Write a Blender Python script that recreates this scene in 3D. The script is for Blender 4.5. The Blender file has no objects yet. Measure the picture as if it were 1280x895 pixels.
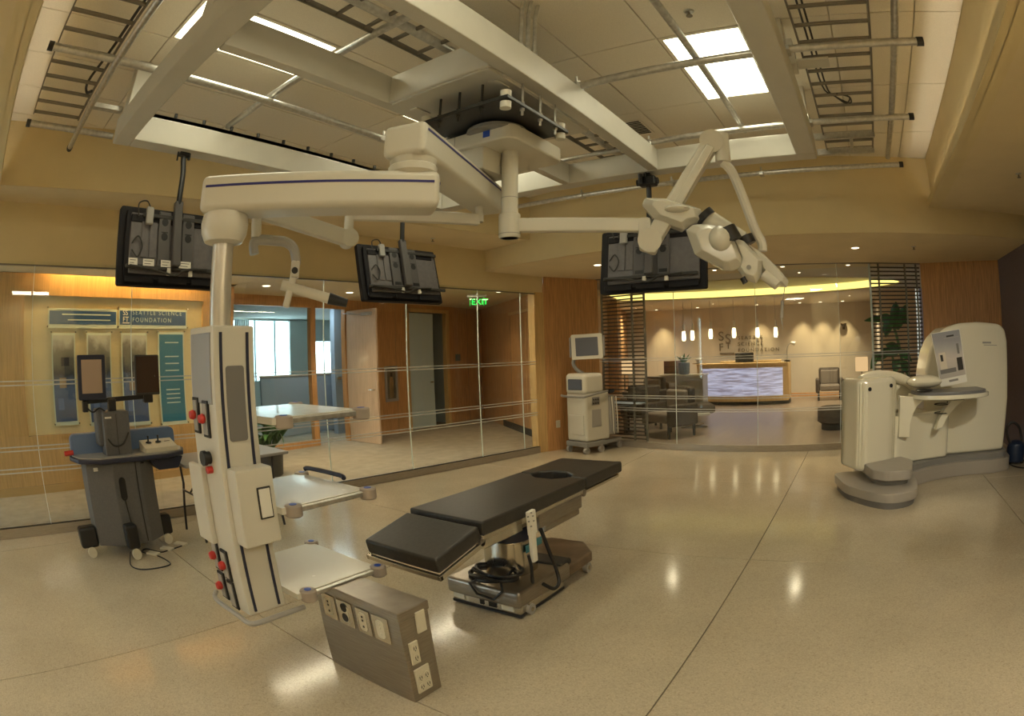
import bpy, bmesh, math, random
from mathutils import Vector, Matrix
random.seed(7)
sc = bpy.context.scene
COL = sc.collection
PI = math.pi
# ------------------------------------------------------------------ camera (slightly barrel-distorting wide lens)
CAM_H = 1.65
ROT = Matrix([[0.424701448321027, -0.9048675102620911, -0.02904253201954932],
              [0.0033699225444365818, -0.030499100676361118, 0.9995291133728811],
              [-0.9053271913601549, -0.4245993331718947, -0.009903678807178962]])
FPX, KD = 733.8976, 0.08993931
OFFX, OFFY = 116.672, -18.262
cd = bpy.data.cameras.new('camera'); cam = bpy.data.objects.new('camera', cd); COL.objects.link(cam); sc.camera = cam
cam.matrix_world = Matrix.Translation((0, 0, CAM_H)) @ ROT.transposed().to_4x4()
cd.type = 'PANO'; cd.panorama_type = 'FISHEYE_LENS_POLYNOMIAL'; cd.sensor_fit = 'HORIZONTAL'; cd.sensor_width = 36
cd.fisheye_fov = math.radians(200)
_a = 1280 / (36 * FPX)
cd.fisheye_polynomial_k0 = 0; cd.fisheye_polynomial_k1 = -_a; cd.fisheye_polynomial_k2 = 0
cd.fisheye_polynomial_k3 = -KD * _a ** 3; cd.fisheye_polynomial_k4 = 0
cd.shift_x = -OFFX / 1280; cd.shift_y = OFFY / 895
cd.clip_start = 0.01; cd.clip_end = 500
# ------------------------------------------------------------------ world and exposure
w = bpy.data.worlds.new('sky'); sc.world = w; w.use_nodes = True
bg = w.node_tree.nodes['Background']
bg.inputs[0].default_value = (0.72, 0.87, 1.0, 1); bg.inputs[1].default_value = 5.0
vs = sc.view_settings
vs.view_transform = 'Standard'; vs.look = 'None'; vs.gamma = 1; vs.use_curve_mapping = False
vs.exposure = 0.17
E_TROFFER = 6.5          # emission of the ceiling troffers
E_COVE_FILL = 22.0            # emission of the added coffer fill strips
WARM = (1.0, 0.80, 0.50)
AMBER = (1.0, 0.66, 0.25)

def light(name, kind, loc, energy, color, size=0.1, rot=None, spot=None, blend=0.6, sy=None):
    d = bpy.data.lights.new(name, kind); o = bpy.data.objects.new(name, d); COL.objects.link(o)
    o.location = loc; d.energy = energy; d.color = color
    if kind == 'AREA':
        d.size = size
        if sy: d.shape = 'RECTANGLE'; d.size_y = sy
    else:
        d.shadow_soft_size = size
    if kind == 'SPOT':
        d.spot_size = spot; d.spot_blend = blend
    if rot: o.rotation_euler = rot
    return o

# ------------------------------------------------------------------ pixels to directions
CPOS = Vector((0, 0, CAM_H))
def ray(px, py):
    dx, dy = px - (640 + OFFX), py - (447.5 + OFFY); r = math.hypot(dx, dy) + 1e-9
    q = r / FPX; th = q * (1 + KD * q * q); s = math.sin(th) / r
    return ROT.transposed() @ Vector((dx * s, -dy * s, -math.cos(th)))
def Zp(px, py, z=0.0):
    d = ray(px, py); return CPOS + d * ((z - CAM_H) / d.z)
def W(px, py, dist):
    d = ray(px, py); return CPOS + d * (dist / math.hypot(d.x, d.y))
def Pl(px, py, p, n):
    d = ray(px, py); n = Vector(n); return CPOS + d * ((Vector(p) - CPOS).dot(n) / d.dot(n))

# ------------------------------------------------------------------ materials
MATS = {}
def lin(c): return tuple(((x / 12.92) if x <= .04045 else ((x + .055) / 1.055) ** 2.4) for x in c)
def mat(name, color, rough=0.5, metal=0.0, kind=None, amount=0.08, scale=20.0, emit=None, estr=0.0, spec=0.5, bump=0.0, coat=0.0):
    """Principled material with procedural variation"""
    m = bpy.data.materials.new(name); m.use_nodes = True; nt = m.node_tree; N = nt.nodes; L = nt.links
    b = N['Principled BSDF']; c = tuple(color) + (1,)
    b.inputs['Base Color'].default_value = c; b.inputs['Roughness'].default_value = rough; b.inputs['Metallic'].default_value = metal
    b.inputs['Specular IOR Level'].default_value = spec
    if coat: b.inputs['Coat Weight'].default_value = coat; b.inputs['Coat Roughness'].default_value = 0.08
    if emit: b.inputs['Emission Color'].default_value = tuple(emit) + (1,); b.inputs['Emission Strength'].default_value = estr
    tc = N.new('ShaderNodeTexCoord')
    geo = N.new('ShaderNodeNewGeometry')
    if kind:
        mp = N.new('ShaderNodeMapping'); L.new(geo.outputs['Position'], mp.inputs[0])
        ramp = N.new('ShaderNodeValToRGB')
        dk = tuple(max(0, x * (1 - amount)) for x in color) + (1,); lt = tuple(min(1, x * (1 + amount)) for x in color) + (1,)
        ramp.color_ramp.elements[0].color = dk; ramp.color_ramp.elements[1].color = lt
        ramp.color_ramp.elements[0].position = .3; ramp.color_ramp.elements[1].position = .7
        tex = N.new('ShaderNodeTexNoise'); tex.inputs['Scale'].default_value = scale; tex.inputs['Detail'].default_value = 3
        if kind == 'woodz':                      # vertical grain, narrow figure
            mp.inputs['Scale'].default_value = (9, 9, .5)
        elif kind == 'brushed':
            mp.inputs['Scale'].default_value = (1, 1, 22)
        elif kind == 'planks':
            mp.inputs['Scale'].default_value = (.6, 6, 1)
        L.new(mp.outputs[0], tex.inputs['Vector'])
        fac = tex.outputs['Fac']
        L.new(fac, ramp.inputs[0])
        if kind == 'terrazzo':
            vor = N.new('ShaderNodeTexVoronoi'); vor.inputs['Scale'].default_value = 130; L.new(geo.outputs['Position'], vor.inputs['Vector'])
            r2 = N.new('ShaderNodeValToRGB'); e = r2.color_ramp.elements
            e[0].position = 0; e[0].color = (.74, .72, .68, 1); e[1].position = 1; e[1].color = (1.14, 1.13, 1.1, 1)
            el = e.new(.22); el.color = (.93, .92, .9, 1)
            L.new(vor.outputs['Color'], r2.inputs[0])
            mx = N.new('ShaderNodeMixRGB'); mx.blend_type = 'MULTIPLY'; mx.inputs[0].default_value = 1
            L.new(ramp.outputs[0], mx.inputs[1]); L.new(r2.outputs[0], mx.inputs[2]); L.new(mx.outputs[0], b.inputs['Base Color'])
        else:
            L.new(ramp.outputs[0], b.inputs['Base Color'])
        if bump:
            bp = N.new('ShaderNodeBump'); bp.inputs['Strength'].default_value = bump; bp.inputs['Distance'].default_value = .01
            L.new(fac, bp.inputs['Height']); L.new(bp.outputs[0], b.inputs['Normal'])
    else:
        tex = N.new('ShaderNodeTexNoise'); tex.inputs['Scale'].default_value = 14; L.new(geo.outputs['Position'], tex.inputs['Vector'])
        mr = N.new('ShaderNodeMapRange'); mr.inputs[3].default_value = max(.02, rough - .05); mr.inputs[4].default_value = min(1, rough + .05)
        L.new(tex.outputs['Fac'], mr.inputs[0]); L.new(mr.outputs[0], b.inputs['Roughness'])
    MATS[name] = m
    return m
def emis(name, color, strength):
    m = bpy.data.materials.new(name); m.use_nodes = True; nt = m.node_tree; nt.nodes.clear()
    e = nt.nodes.new('ShaderNodeEmission'); o = nt.nodes.new('ShaderNodeOutputMaterial')
    e.inputs[0].default_value = tuple(color) + (1,); e.inputs[1].default_value = strength
    nt.links.new(e.outputs[0], o.inputs[0]); return m
def glassmat(name, tint=(.93, .97, .95), refl=1.0, rough=0.02):
    m = bpy.data.materials.new(name); m.use_nodes = True; nt = m.node_tree; nt.nodes.clear(); N = nt.nodes; L = nt.links
    t = N.new('ShaderNodeBsdfTransparent'); t.inputs[0].default_value = tuple(tint) + (1,)
    g = N.new('ShaderNodeBsdfGlossy'); g.inputs['Roughness'].default_value = rough; g.inputs[0].default_value = (1, 1, 1, 1)
    f = N.new('ShaderNodeLayerWeight'); f.inputs[0].default_value = .5
    pw = N.new('ShaderNodeMath'); pw.operation = 'POWER'; pw.inputs[1].default_value = 5.0; L.new(f.outputs['Facing'], pw.inputs[0])
    mu = N.new('ShaderNodeMath'); mu.operation = 'MULTIPLY_ADD'; mu.inputs[1].default_value = .55 * refl; mu.inputs[2].default_value = .035 * refl
    mx = N.new('ShaderNodeMixShader'); o = N.new('ShaderNodeOutputMaterial')
    L.new(pw.outputs[0], mu.inputs[0]); L.new(mu.outputs[0], mx.inputs[0]); L.new(t.outputs[0], mx.inputs[1]); L.new(g.outputs[0], mx.inputs[2]); L.new(mx.outputs[0], o.inputs[0])
    return m
def bands(name, cols, axis='Z', lo=0., hi=1., noise=0., nscale=4., rough=.4):
    """flat print: colour bands between lo and hi along a world axis, broken up with noise"""
    m = bpy.data.materials.new(name); m.use_nodes = True; nt = m.node_tree; N = nt.nodes; L = nt.links
    b = N['Principled BSDF']; b.inputs['Roughness'].default_value = rough
    g = N.new('ShaderNodeNewGeometry'); s = N.new('ShaderNodeSeparateXYZ'); L.new(g.outputs['Position'], s.inputs[0])
    mr = N.new('ShaderNodeMapRange'); mr.inputs[1].default_value = lo; mr.inputs[2].default_value = hi
    L.new(s.outputs[axis], mr.inputs[0])
    n = N.new('ShaderNodeTexNoise'); n.inputs['Scale'].default_value = nscale; n.inputs['Detail'].default_value = 5; L.new(g.outputs['Position'], n.inputs['Vector'])
    ma = N.new('ShaderNodeMath'); ma.operation = 'MULTIPLY_ADD'; ma.inputs[1].default_value = noise; L.new(n.outputs['Fac'], ma.inputs[0]); L.new(mr.outputs[0], ma.inputs[2])
    sb = N.new('ShaderNodeMath'); sb.operation = 'SUBTRACT'; sb.inputs[1].default_value = noise * .5; L.new(ma.outputs[0], sb.inputs[0])
    r = N.new('ShaderNodeValToRGB'); L.new(sb.outputs[0], r.inputs[0]); e = r.color_ramp.elements
    e[0].position = cols[0][0]; e[0].color = tuple(cols[0][1]) + (1,); e[1].position = cols[-1][0]; e[1].color = tuple(cols[-1][1]) + (1,)
    for p, c in cols[1:-1]: k = e.new(p); k.color = tuple(c) + (1,)
    L.new(r.outputs[0], b.inputs['Base Color']); return m

TERR = mat('terrazzo', (.48, .42, .32), .13, kind='terrazzo', amount=.06, scale=1.6, spec=.35)
JOINT = mat('joint', (.16, .14, .11), .5)
PAINT = mat('cream_paint', (.68, .56, .325), .75, kind='noise', amount=.03, scale=3)
PAINT2 = mat('tan_soffit_paint', (.69, .57, .36), .75, kind='noise', amount=.03, scale=3)
TILE = mat('ceiling_tile', (.80, .74, .63), .9, kind='noise', amount=.06, scale=180)
TBAR = mat('ceiling_grid', (.60, .54, .44), .7)
BEAM = mat('beam_paint', (.56, .54, .48), .38, kind='noise', amount=.03, scale=6)
GALV = mat('galvanised', (.55, .54, .51), .32, .85, kind='noise', amount=.15, scale=30)
DARKST = mat('tray_steel', (.20, .18, .15), .45, .6)
WOOD = mat('anigre_wood', (.52, .28, .115), .38, kind='woodz', amount=.22, scale=6, spec=.4)
WOOD2 = mat('light_wood', (.60, .40, .17), .4, kind='woodz', amount=.14, scale=6)
DWOOD = mat('display_wood', (.45, .27, .105), .4, kind='woodz', amount=.16, scale=6)
DOORW = mat('door_wood', (.62, .46, .33), .35, kind='woodz', amount=.1, scale=6)
GLASS = glassmat('pane_glass', (.95, .98, .965), 1.0)
ETCH = bpy.data.materials.new('etched_line'); ETCH.use_nodes = True
_n = ETCH.node_tree.nodes; _n.clear(); _t = _n.new('ShaderNodeBsdfTransparent'); _d = _n.new('ShaderNodeBsdfDiffuse'); _d.inputs[0].default_value = (.8, .82, .8, 1)
_m = _n.new('ShaderNodeMixShader'); _m.inputs[0].default_value = .5; _o = _n.new('ShaderNodeOutputMaterial')
for _a, _b in ((_t.outputs[0], _m.inputs[1]), (_d.outputs[0], _m.inputs[2]), (_m.outputs[0], _o.inputs[0])): ETCH.node_tree.links.new(_a, _b)
CURB = mat('curb_steel', (.42, .38, .32), .35, .6, kind='brushed', amount=.12, scale=8)
WHITE = mat('white_enamel', (.60, .575, .50), .32, spec=.5)
WHITE2 = mat('warm_white_plastic', (.60, .58, .50), .25, coat=.3)
GREYPL = mat('grey_plastic', (.34, .33, .31), .4)
MIDGREY = mat('mid_grey_plastic', (.24, .235, .225), .45)
PANELG = mat('panel_grey', (.17, .165, .16), .5)
TAUPE = mat('taupe_bumper', (.33, .28, .24), .55)
BLUE = mat('blue_stripe', (.02, .02, .16), .4)
BLUEL = mat('blue_mark', (.02, .07, .42), .4)
BLACK = mat('black_plastic', (.012, .012, .014), .4)
BLACK2 = mat('soft_black', (.03, .028, .026), .55)
RED = mat('red_plastic', (.5, .03, .02), .4)
STEEL = mat('brushed_steel', (.36, .325, .28), .33, .9, kind='brushed', amount=.12, scale=9)
STEEL2 = mat('polished_steel', (.62, .58, .50), .22, .95, kind='noise', amount=.1, scale=6)
BRONZE = mat('scuffed_cover', (.22, .16, .11), .4, .4, kind='noise', amount=.35, scale=5)
VINYL = mat('black_vinyl', (.035, .032, .030), .42, kind='noise', amount=.15, scale=40, bump=.05)
RAILG = mat('rail_grey', (.085, .08, .083), .45)
BEZEL = mat('monitor_back', (.014, .013, .016), .6, spec=.2)
BACKP = mat('back_panel', (.13, .122, .128), .5, .2, kind='noise', amount=.1, scale=25)
LABELW = mat('printed_label', (.75, .73, .66), .6)
OUTLET = mat('outlet_ivory', (.62, .58, .46), .5)
SLATE = mat('slate_cabinet', (.12, .12, .125), .5, kind='noise', amount=.08, scale=60)
BLUECV = mat('blue_shell', (.13, .20, .36), .35)
DARKBLUE = mat('dark_navy', (.018, .022, .05), .4)
SCRWARM = mat('lit_screen_film', (.42, .31, .235), .4)
SCRDARK = mat('dark_screen', (.05, .028, .022), .25)
SCRBLUE = mat('blue_grey_screen', (.10, .11, .14), .2)
IMGBASE = mat('imager_base_grey', (.37, .34, .30), .35)
IMGSH = mat('imager_shell', (.80, .76, .62), .14, coat=.6)
IMGTOP = mat('imager_pad', (.17, .17, .18), .35)
TROFF = emis('troffer_diffuser', (1.0, .94, .66), E_TROFFER)
REAR_FILL = emis('rear_fill_diffuser', (1.0, .92, .72), 24)  # glow of the added fill panels out of view
DOWNL = emis('downlight_lamp', (1.0, .82, .55), 5)
LEATHER = mat('brown_upholstery', (.065, .048, .036), .6)
TAUPEF = mat('taupe_upholstery', (.20, .165, .13), .8)
LEAF = mat('leaf_green', (.05, .14, .035), .4, kind='noise', amount=.4, scale=5)
STEM = mat('stem_green', (.12, .17, .05), .5)
RWALL = mat('reception_wall', (.50, .44, .36), .8, kind='noise', amount=.03, scale=2)
RFLOOR = mat('reception_floor', (.27, .205, .15), .28, kind='planks', amount=.08, scale=2)
HFLOOR = mat('hall_carpet', (.33, .285, .22), .85, kind='noise', amount=.12, scale=5)
NAVYW = mat('right_wall_slate', (.17, .15, .19), .8, kind='noise', amount=.08, scale=30)
BDOOR = mat('blue_grey_door', (.52, .64, .68), .45)
OFFW = mat('office_wall', (.62, .68, .66), .8, kind='noise', amount=.03, scale=2)
CUBE = mat('cubicle_fabric', (.30, .37, .46), .9, kind='noise', amount=.1, scale=80)
EXITG = emis('exit_green', (.03, 1.0, .10), 2.2)

# ------------------------------------------------------------------ mesh building
class MB:
    def __init__(s): s.bm = bmesh.new()
    def _add(s, t, mtx=None):
        if mtx is not None: t.transform(mtx)
        vm = {v: s.bm.verts.new(v.co) for v in t.verts}
        for f in t.faces:
            try: s.bm.faces.new([vm[v] for v in f.verts])
            except ValueError: pass
        t.free(); return s
    def box(s, lo, hi, bev=0.0, seg=2, mtx=None):
        t = bmesh.new(); bmesh.ops.create_cube(t, size=1.0)
        lo, hi = Vector(lo), Vector(hi)
        for v in t.verts: v.co = Vector(((lo[i] + hi[i]) / 2 + v.co[i] * (hi[i] - lo[i])) for i in range(3))
        if bev: bmesh.ops.bevel(t, geom=list(t.edges), offset=bev, segments=seg, profile=.5, affect='EDGES')
        return s._add(t, mtx)
    def cyl(s, a, b, r, r2=None, n=16):
        a, b = Vector(a), Vector(b); d = b - a; L = d.length
        if L < 1e-9: return s
        t = bmesh.new(); bmesh.ops.create_cone(t, cap_ends=True, segments=n, radius1=r, radius2=r if r2 is None else r2, depth=L)
        q = Vector((0, 0, 1)).rotation_difference(d).to_matrix().to_4x4()
        return s._add(t, Matrix.Translation((a + b) / 2) @ q)
    def tube(s, pts, r, n=8, closed=False):
        P = [Vector(p) for p in pts]; m = len(P); rings = []; up = Vector((0, 0, 1)); prev = None
        for i, p in enumerate(P):
            a = P[i - 1] if (i > 0 or closed) else P[i]; b = P[(i + 1) % m] if (i < m - 1 or closed) else P[i]
            d = (b - a).normalized() if (b - a).length > 1e-9 else Vector((0, 0, 1))
            if prev is None:
                u = d.cross(up); u = d.cross(Vector((1, 0, 0))) if u.length < .05 else u
            else:
                u = prev - d * prev.dot(d)
                if u.length < 1e-4: u = d.cross(Vector((1, 0, 0)))
            u.normalize(); v = d.cross(u); prev = u
            rr = r[i] if isinstance(r, (list, tuple)) else r
            rings.append([s.bm.verts.new(p + (u * math.cos(2 * PI * k / n) + v * math.sin(2 * PI * k / n)) * rr) for k in range(n)])
        for i in range(m if closed else m - 1):
            A, B = rings[i], rings[(i + 1) % m]
            for k in range(n): s.bm.faces.new((A[k], A[(k + 1) % n], B[(k + 1) % n], B[k]))
        if not closed: s.bm.faces.new(rings[0][::-1]); s.bm.faces.new(rings[-1])
        return s
    def prism(s, poly, lo, hi, fn=None, bev=0.0, seg=2):
        """polygon (a,b) extruded from lo to hi along c; fn maps (a,b,c) to a point"""
        fn = fn or (lambda a, b, c: Vector((a, b, c)))
        t = bmesh.new(); A = [t.verts.new(fn(a, b, lo)) for a, b in poly]; B = [t.verts.new(fn(a, b, hi)) for a, b in poly]; n = len(poly)
        t.faces.new(A[::-1]); t.faces.new(B)
        for k in range(n): t.faces.new((A[k], A[(k + 1) % n], B[(k + 1) % n], B[k]))
        bmesh.ops.recalc_face_normals(t, faces=list(t.faces))
        if bev: bmesh.ops.bevel(t, geom=list(t.edges), offset=bev, segments=seg, profile=.5, affect='EDGES')
        return s._add(t)
    def lathe(s, prof, c=(0, 0, 0), n=20, sx=1.0, sy=1.0, power=None):
        rings = []
        for r, z in prof:
            ring = []
            for k in range(n):
                a = 2 * PI * k / n; x, y = math.cos(a), math.sin(a)
                if power: x = math.copysign(abs(x) ** power, x); y = math.copysign(abs(y) ** power, y)
                ring.append(s.bm.verts.new((c[0] + x * r * sx, c[1] + y * r * sy, c[2] + z)))
            rings.append(ring)
        for A, B in zip(rings, rings[1:]):
            for k in range(n): s.bm.faces.new((A[k], A[(k + 1) % n], B[(k + 1) % n], B[k]))
        s.bm.faces.new(rings[0][::-1]); s.bm.faces.new(rings[-1]); return s
    def loft(s, loops, caps=True):
        R = [[s.bm.verts.new(Vector(p)) for p in l] for l in loops]; n = len(R[0])
        for A, B in zip(R, R[1:]):
            for k in range(n): s.bm.faces.new((A[k], A[(k + 1) % n], B[(k + 1) % n], B[k]))
        if caps: s.bm.faces.new(R[0][::-1]); s.bm.faces.new(R[-1])
        return s
    def quad(s, *p):
        s.bm.faces.new([s.bm.verts.new(Vector(q)) for q in p]); return s
    def sheet(s, grid):
        R = [[s.bm.verts.new(Vector(p)) for p in l] for l in grid]
        for A, B in zip(R, R[1:]):
            for k in range(len(A) - 1): s.bm.faces.new((A[k], A[k + 1], B[k + 1], B[k]))
        return s
    def ball(s, c, r, sc3=(1, 1, 1), u=16, v=10):
        t = bmesh.new(); bmesh.ops.create_uvsphere(t, u_segments=u, v_segments=v, radius=r)
        return s._add(t, Matrix.Translation(Vector(c)) @ Matrix.Diagonal((*sc3, 1)))
    def bar(s, a, b, w, h, bev=0.0, seg=2, up=(0, 0, 1)):
        """box from a to b; w across, h along up"""
        a, b = Vector(a), Vector(b); x = (b - a); L = x.length; x.normalize(); z = Vector(up); z = z - x * z.dot(x)
        if z.length < 1e-4: z = Vector((0, 1, 0)) - x * x.y
        z.normalize(); y = z.cross(x); m = Matrix(((x.x, y.x, z.x, a.x), (x.y, y.y, z.y, a.y), (x.z, y.z, z.z, a.z), (0, 0, 0, 1)))
        return s.box((0, -w / 2, -h / 2), (L, w / 2, h / 2), bev, seg, m)
    def xf(s, m): s.bm.transform(m); return s
    def mesh(s, name, m, smooth=35, recalc=True):
        if recalc: bmesh.ops.recalc_face_normals(s.bm, faces=list(s.bm.faces))
        me = bpy.data.meshes.new(name); s.bm.to_mesh(me); s.bm.free()
        if m: me.materials.append(m)
        if smooth:
            for p in me.polygons: p.use_smooth = True
            me.set_sharp_from_angle(angle=math.radians(smooth))
        return me
MW = {}
def tag(o, label=None, cat=None, group=None, kind=None):
    for k, v in (('label', label), ('category', cat), ('group', group), ('kind', kind)):
        if v: o[k] = v
    return o
def thing(name, label, cat, loc=(0, 0, 0), rz=0.0, group=None, rot=None):
    o = bpy.data.objects.new(name, None); COL.objects.link(o); o.empty_display_size = .1
    m = Matrix.Translation(Vector(loc)) @ (rot.to_4x4() if rot else Matrix.Rotation(rz, 4, 'Z'))
    o.matrix_world = m; MW[o] = m
    return tag(o, label, cat, group)
def obj(name, mb, m, parent=None, local=False, smooth=35, label=None):
    me = mb.mesh(name, m, smooth) if isinstance(mb, MB) else mb
    o = bpy.data.objects.new(name, me); COL.objects.link(o)
    if parent is not None:
        o.parent = parent; pm = MW.get(parent, Matrix.Identity(4)); MW[o] = pm
        if not local and isinstance(mb, MB): me.transform(pm.inverted())
    else: MW[o] = Matrix.Identity(4)
    if smooth and len(me.polygons) < 4000:
        wn = o.modifiers.new('weighted_normals', 'WEIGHTED_NORMAL'); wn.keep_sharp = True; wn.weight = 60
    if label: o['label'] = label
    return o
def inst(name, me, parent, loc, rot=None, scale=None):
    o = bpy.data.objects.new(name, me); COL.objects.link(o); o.parent = parent; o.location = loc
    if rot: o.rotation_euler = rot
    if scale: o.scale = scale
    return o
def struct(name, mb, m, parent=None, label=None, smooth=35):
    o = obj(name, mb, m, parent, smooth=smooth)
    if parent is None: o['kind'] = 'structure'
    if label: o['label'] = label
    return o
def copytree(o, loc, rz=None, label=None, parent=None):
    c = o.copy(); COL.objects.link(c); c.parent = parent
    if parent is None:
        c.location = loc
        if rz is not None: c.rotation_euler = (0, 0, rz)
        if label: c['label'] = label
        bpy_m = Matrix.Translation(Vector(loc)) @ Matrix.Rotation(rz if rz is not None else o.rotation_euler.z, 4, 'Z'); MW[c] = bpy_m
    for ch in o.children: copytree(ch, None, parent=c)
    return c
def text(s, size, m, mtx, parent, name='lettering', depth=.0, align='LEFT', spacing=1.0):
    cu = bpy.data.curves.new('t', 'FONT'); cu.body = s; cu.size = size; cu.extrude = depth; cu.align_x = align; cu.space_character = spacing
    to = bpy.data.objects.new('t', cu); me = bpy.data.meshes.new_from_object(to); bpy.data.objects.remove(to)
    me.materials.append(m); pm = MW.get(parent, Matrix.Identity(4)); me.transform(pm.inverted() @ mtx)
    o = bpy.data.objects.new(name, me); COL.objects.link(o); o.parent = parent; MW[o] = pm
    return o
def frame(o, x, y):
    """matrix with local x, y along the given world vectors"""
    x = Vector(x).normalized(); y = Vector(y); y = (y - x * y.dot(x)).normalized(); z = x.cross(y)
    return Matrix(((x.x, y.x, z.x, o[0]), (x.y, y.y, z.y, o[1]), (x.z, y.z, z.z, o[2]), (0, 0, 0, 1)))
def rrect(w, h, r, n=4):
    out = []
    for cx, cy, a0 in ((w / 2 - r, h / 2 - r, 0), (-w / 2 + r, h / 2 - r, 90), (-w / 2 + r, -h / 2 + r, 180), (w / 2 - r, -h / 2 + r, 270)):
        for k in range(n + 1):
            a = math.radians(a0 + 90 * k / n); out.append((cx + r * math.cos(a), cy + r * math.sin(a)))
    return out
def rp(poly, n=5, r=.25):
    """round the corners of a plan polygon"""
    out = []; k = len(poly)
    for i in range(k):
        p0, p1, p2 = (Vector((*poly[j % k], 0)) for j in (i - 1, i, i + 1))
        a = p1 + (p0 - p1) * min(.45, r / max((p0 - p1).length, .01)); b = p1 + (p2 - p1) * min(.45, r / max((p2 - p1).length, .01))
        for s in range(n + 1):
            t = s / n; q = a.lerp(p1, t).lerp(p1.lerp(b, t), t); out.append((q.x, q.y))
    return out
# ================================================================== SETTING
def yg(x): return -32.453 + math.sqrt(38.636 ** 2 - (x + 1.558) ** 2)        # curved glass partition on the left
def yc(x): return yg(x) - (.58 + .07 * x)                                     # back edge of the ceiling coffer
def xa(y): return 6.40 + (y - 1.8) ** 2 / 20                                  # curved bulkhead
def xr(y): return 8.80 + (y - 2.2) ** 2 / 16                                  # curved reception glass
ZC, Z2, ZS, ZB = 3.78, 3.175, 2.86, 2.58
def steps(a, b, n): return [a + (b - a) * i / n for i in range(n + 1)]
XJ = [-3.6, -1.0, 1.6, 4.2, 6.8, 9.4]; YJ = [-4.16, -1.68, .8, 3.28, 5.76, 6.5]
fl = struct('floor', MB().box((-3.7, -4.2, -.08), (9.7, 6.6, -.012)), JOINT)
for i in range(5):
    for j in range(5):
        obj('floor_slab', MB().box((XJ[i] + .0035, YJ[j] + .0035, -.012), (XJ[i + 1] - .0035, YJ[j + 1] - .0035, 0), .0015, 1), TERR, fl, smooth=0)
# coffered ceiling with lay-in tiles
ce = struct('ceiling', MB().box((-.34, -1.2, ZC + .018), (7.6, 6.3, ZC + .06)), TBAR)
XT = [-.23, .95, 2.17, 3.39, 4.61, 5.83, 7.05, 7.5]; YT = [-1.06, -.70, -.09, .52, 1.13, 1.74, 2.35, 2.96, 3.57, 4.18, 4.79, 5.40, 6.0]
LIGHTS = [(3, 3), (1, 7), (3, 7), (1, 3)]
tile_cache = {}
for i in range(7):
    for j in range(12):
        if (i, j) in LIGHTS: continue
        sx, sy = XT[i + 1] - XT[i] - .009, YT[j + 1] - YT[j] - .009; k = (round(sx, 3), round(sy, 3))
        if k not in tile_cache: tile_cache[k] = MB().box((-sx / 2, -sy / 2, 0), (sx / 2, sy / 2, .018), .003, 1).mesh('ceiling_tile', TILE, 0)
        inst('ceiling_tile', tile_cache[k], ce, ((XT[i] + XT[i + 1]) / 2, (YT[j] + YT[j + 1]) / 2, ZC))
# coffer sides and soffits
struct('wall_coffer_near', MB().box((-.33, -1.1, Z2 - .004), (-.225, 6.2, ZC + .03)).box((-.23, -1.1, Z2 - .004), (-.165, 6.2, Z2 + .02)).box((-.178, -1.1, Z2 + .021), (-.165, 6.2, Z2 + .09)), PAINT)
struct('wall_coffer_right', MB().box((-.29, -1.16, Z2 - .004), (7.4, -1.06, ZC + .03)).box((-.2, -1.065, Z2 - .004), (6.85, -1.0, Z2 + .02)).box((-.2, -1.013, Z2 + .021), (6.85, -1.0, Z2 + .09)), PAINT)
xs = steps(-.245, 6.95, 28)
def strip(f, ts, z0, z1, th, vert=True):
    """curved wall: f(t) gives (x,y) inner and normal side thickness th"""
    m = MB(); loops = []
    for t in ts:
        (x, y), (nx, ny) = f(t)
        loops.append([(x, y, z0), (x, y, z1), (x + nx * th, y + ny * th, z1), (x + nx * th, y + ny * th, z0)])
    return m.loft(loops)
struct('wall_coffer_back', strip(lambda x: ((x, yc(x)), (0, 1)), xs, Z2 + .003, ZC + .03, .1), PAINT)
struct('wall_bulkhead_far', strip(lambda y: ((xa(y), y), (1, 0)), steps(-2.53, 5.3, 30), ZS + .003, ZC + .03, .12), PAINT)
struct('wall_left', strip(lambda x: ((x, yg(x)), (0, 1)), steps(-3.6, 8.17, 36), ZB, Z2 + .02, .14), PAINT)
struct('ceiling_soffit_near', MB().box((-3.6, -2.6, Z2), (-.24, 6.4, Z2 + .05)), PAINT2)
struct('ceiling_soffit_right', MB().box((-.3, -2.6, Z2), (7.4, -1.08, Z2 + .05)), PAINT2)
struct('ceiling_soffit_left', MB().sheet([[(x, yc(x), Z2), (x, yg(x) + .02, Z2)] for x in steps(-.17, 7.2, 28)]), PAINT2)
struct('ceiling_soffit_far', MB().sheet([[(xa(y), y, ZS), (max(9.6, xr(y) + .1), y, ZS)] for y in steps(-2.6, 5.4, 30)]), PAINT2)
# walls of the room
struct('wall_right', MB().box((4.6, -2.68, 0), (7.45, -2.53, Z2 + .01)).box((7.45, -2.68, 0), (9.45, -2.53, ZS + .01)), NAVYW)
struct('wall_right_near', MB().box((-3.6, -2.68, 0), (4.6, -2.53, Z2 + .01)), PAINT)
struct('wall_back', MB().box((-3.75, -2.6, 0), (-3.6, 6.3, Z2 + .02)), PAINT)
def wallseg(name, a, b, z0, z1, th, m, side=1):
    a, b = Vector((*a, 0)), Vector((*b, 0)); d = (b - a).normalized(); n = Vector((-d.y, d.x, 0)) * th * side
    P = [a, b, b + n, a + n]
    return struct(name, MB().prism([(p.x, p.y) for p in P], z0, z1), m)
wallseg('wall_wood_left', (8.17, 4.92), (9.12, 4.40), 0, ZS, .16, WOOD)
struct('trim_1', MB().prism([(7.985, 4.985), (8.17, 4.92), (8.20, 5.06), (8.02, 5.13)], 0, ZB + .02), WOOD2)
wallseg('wall_wood_right', (9.30, -2.53), (9.47, -1.13), 0, ZS, .16, WOOD, -1)
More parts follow.
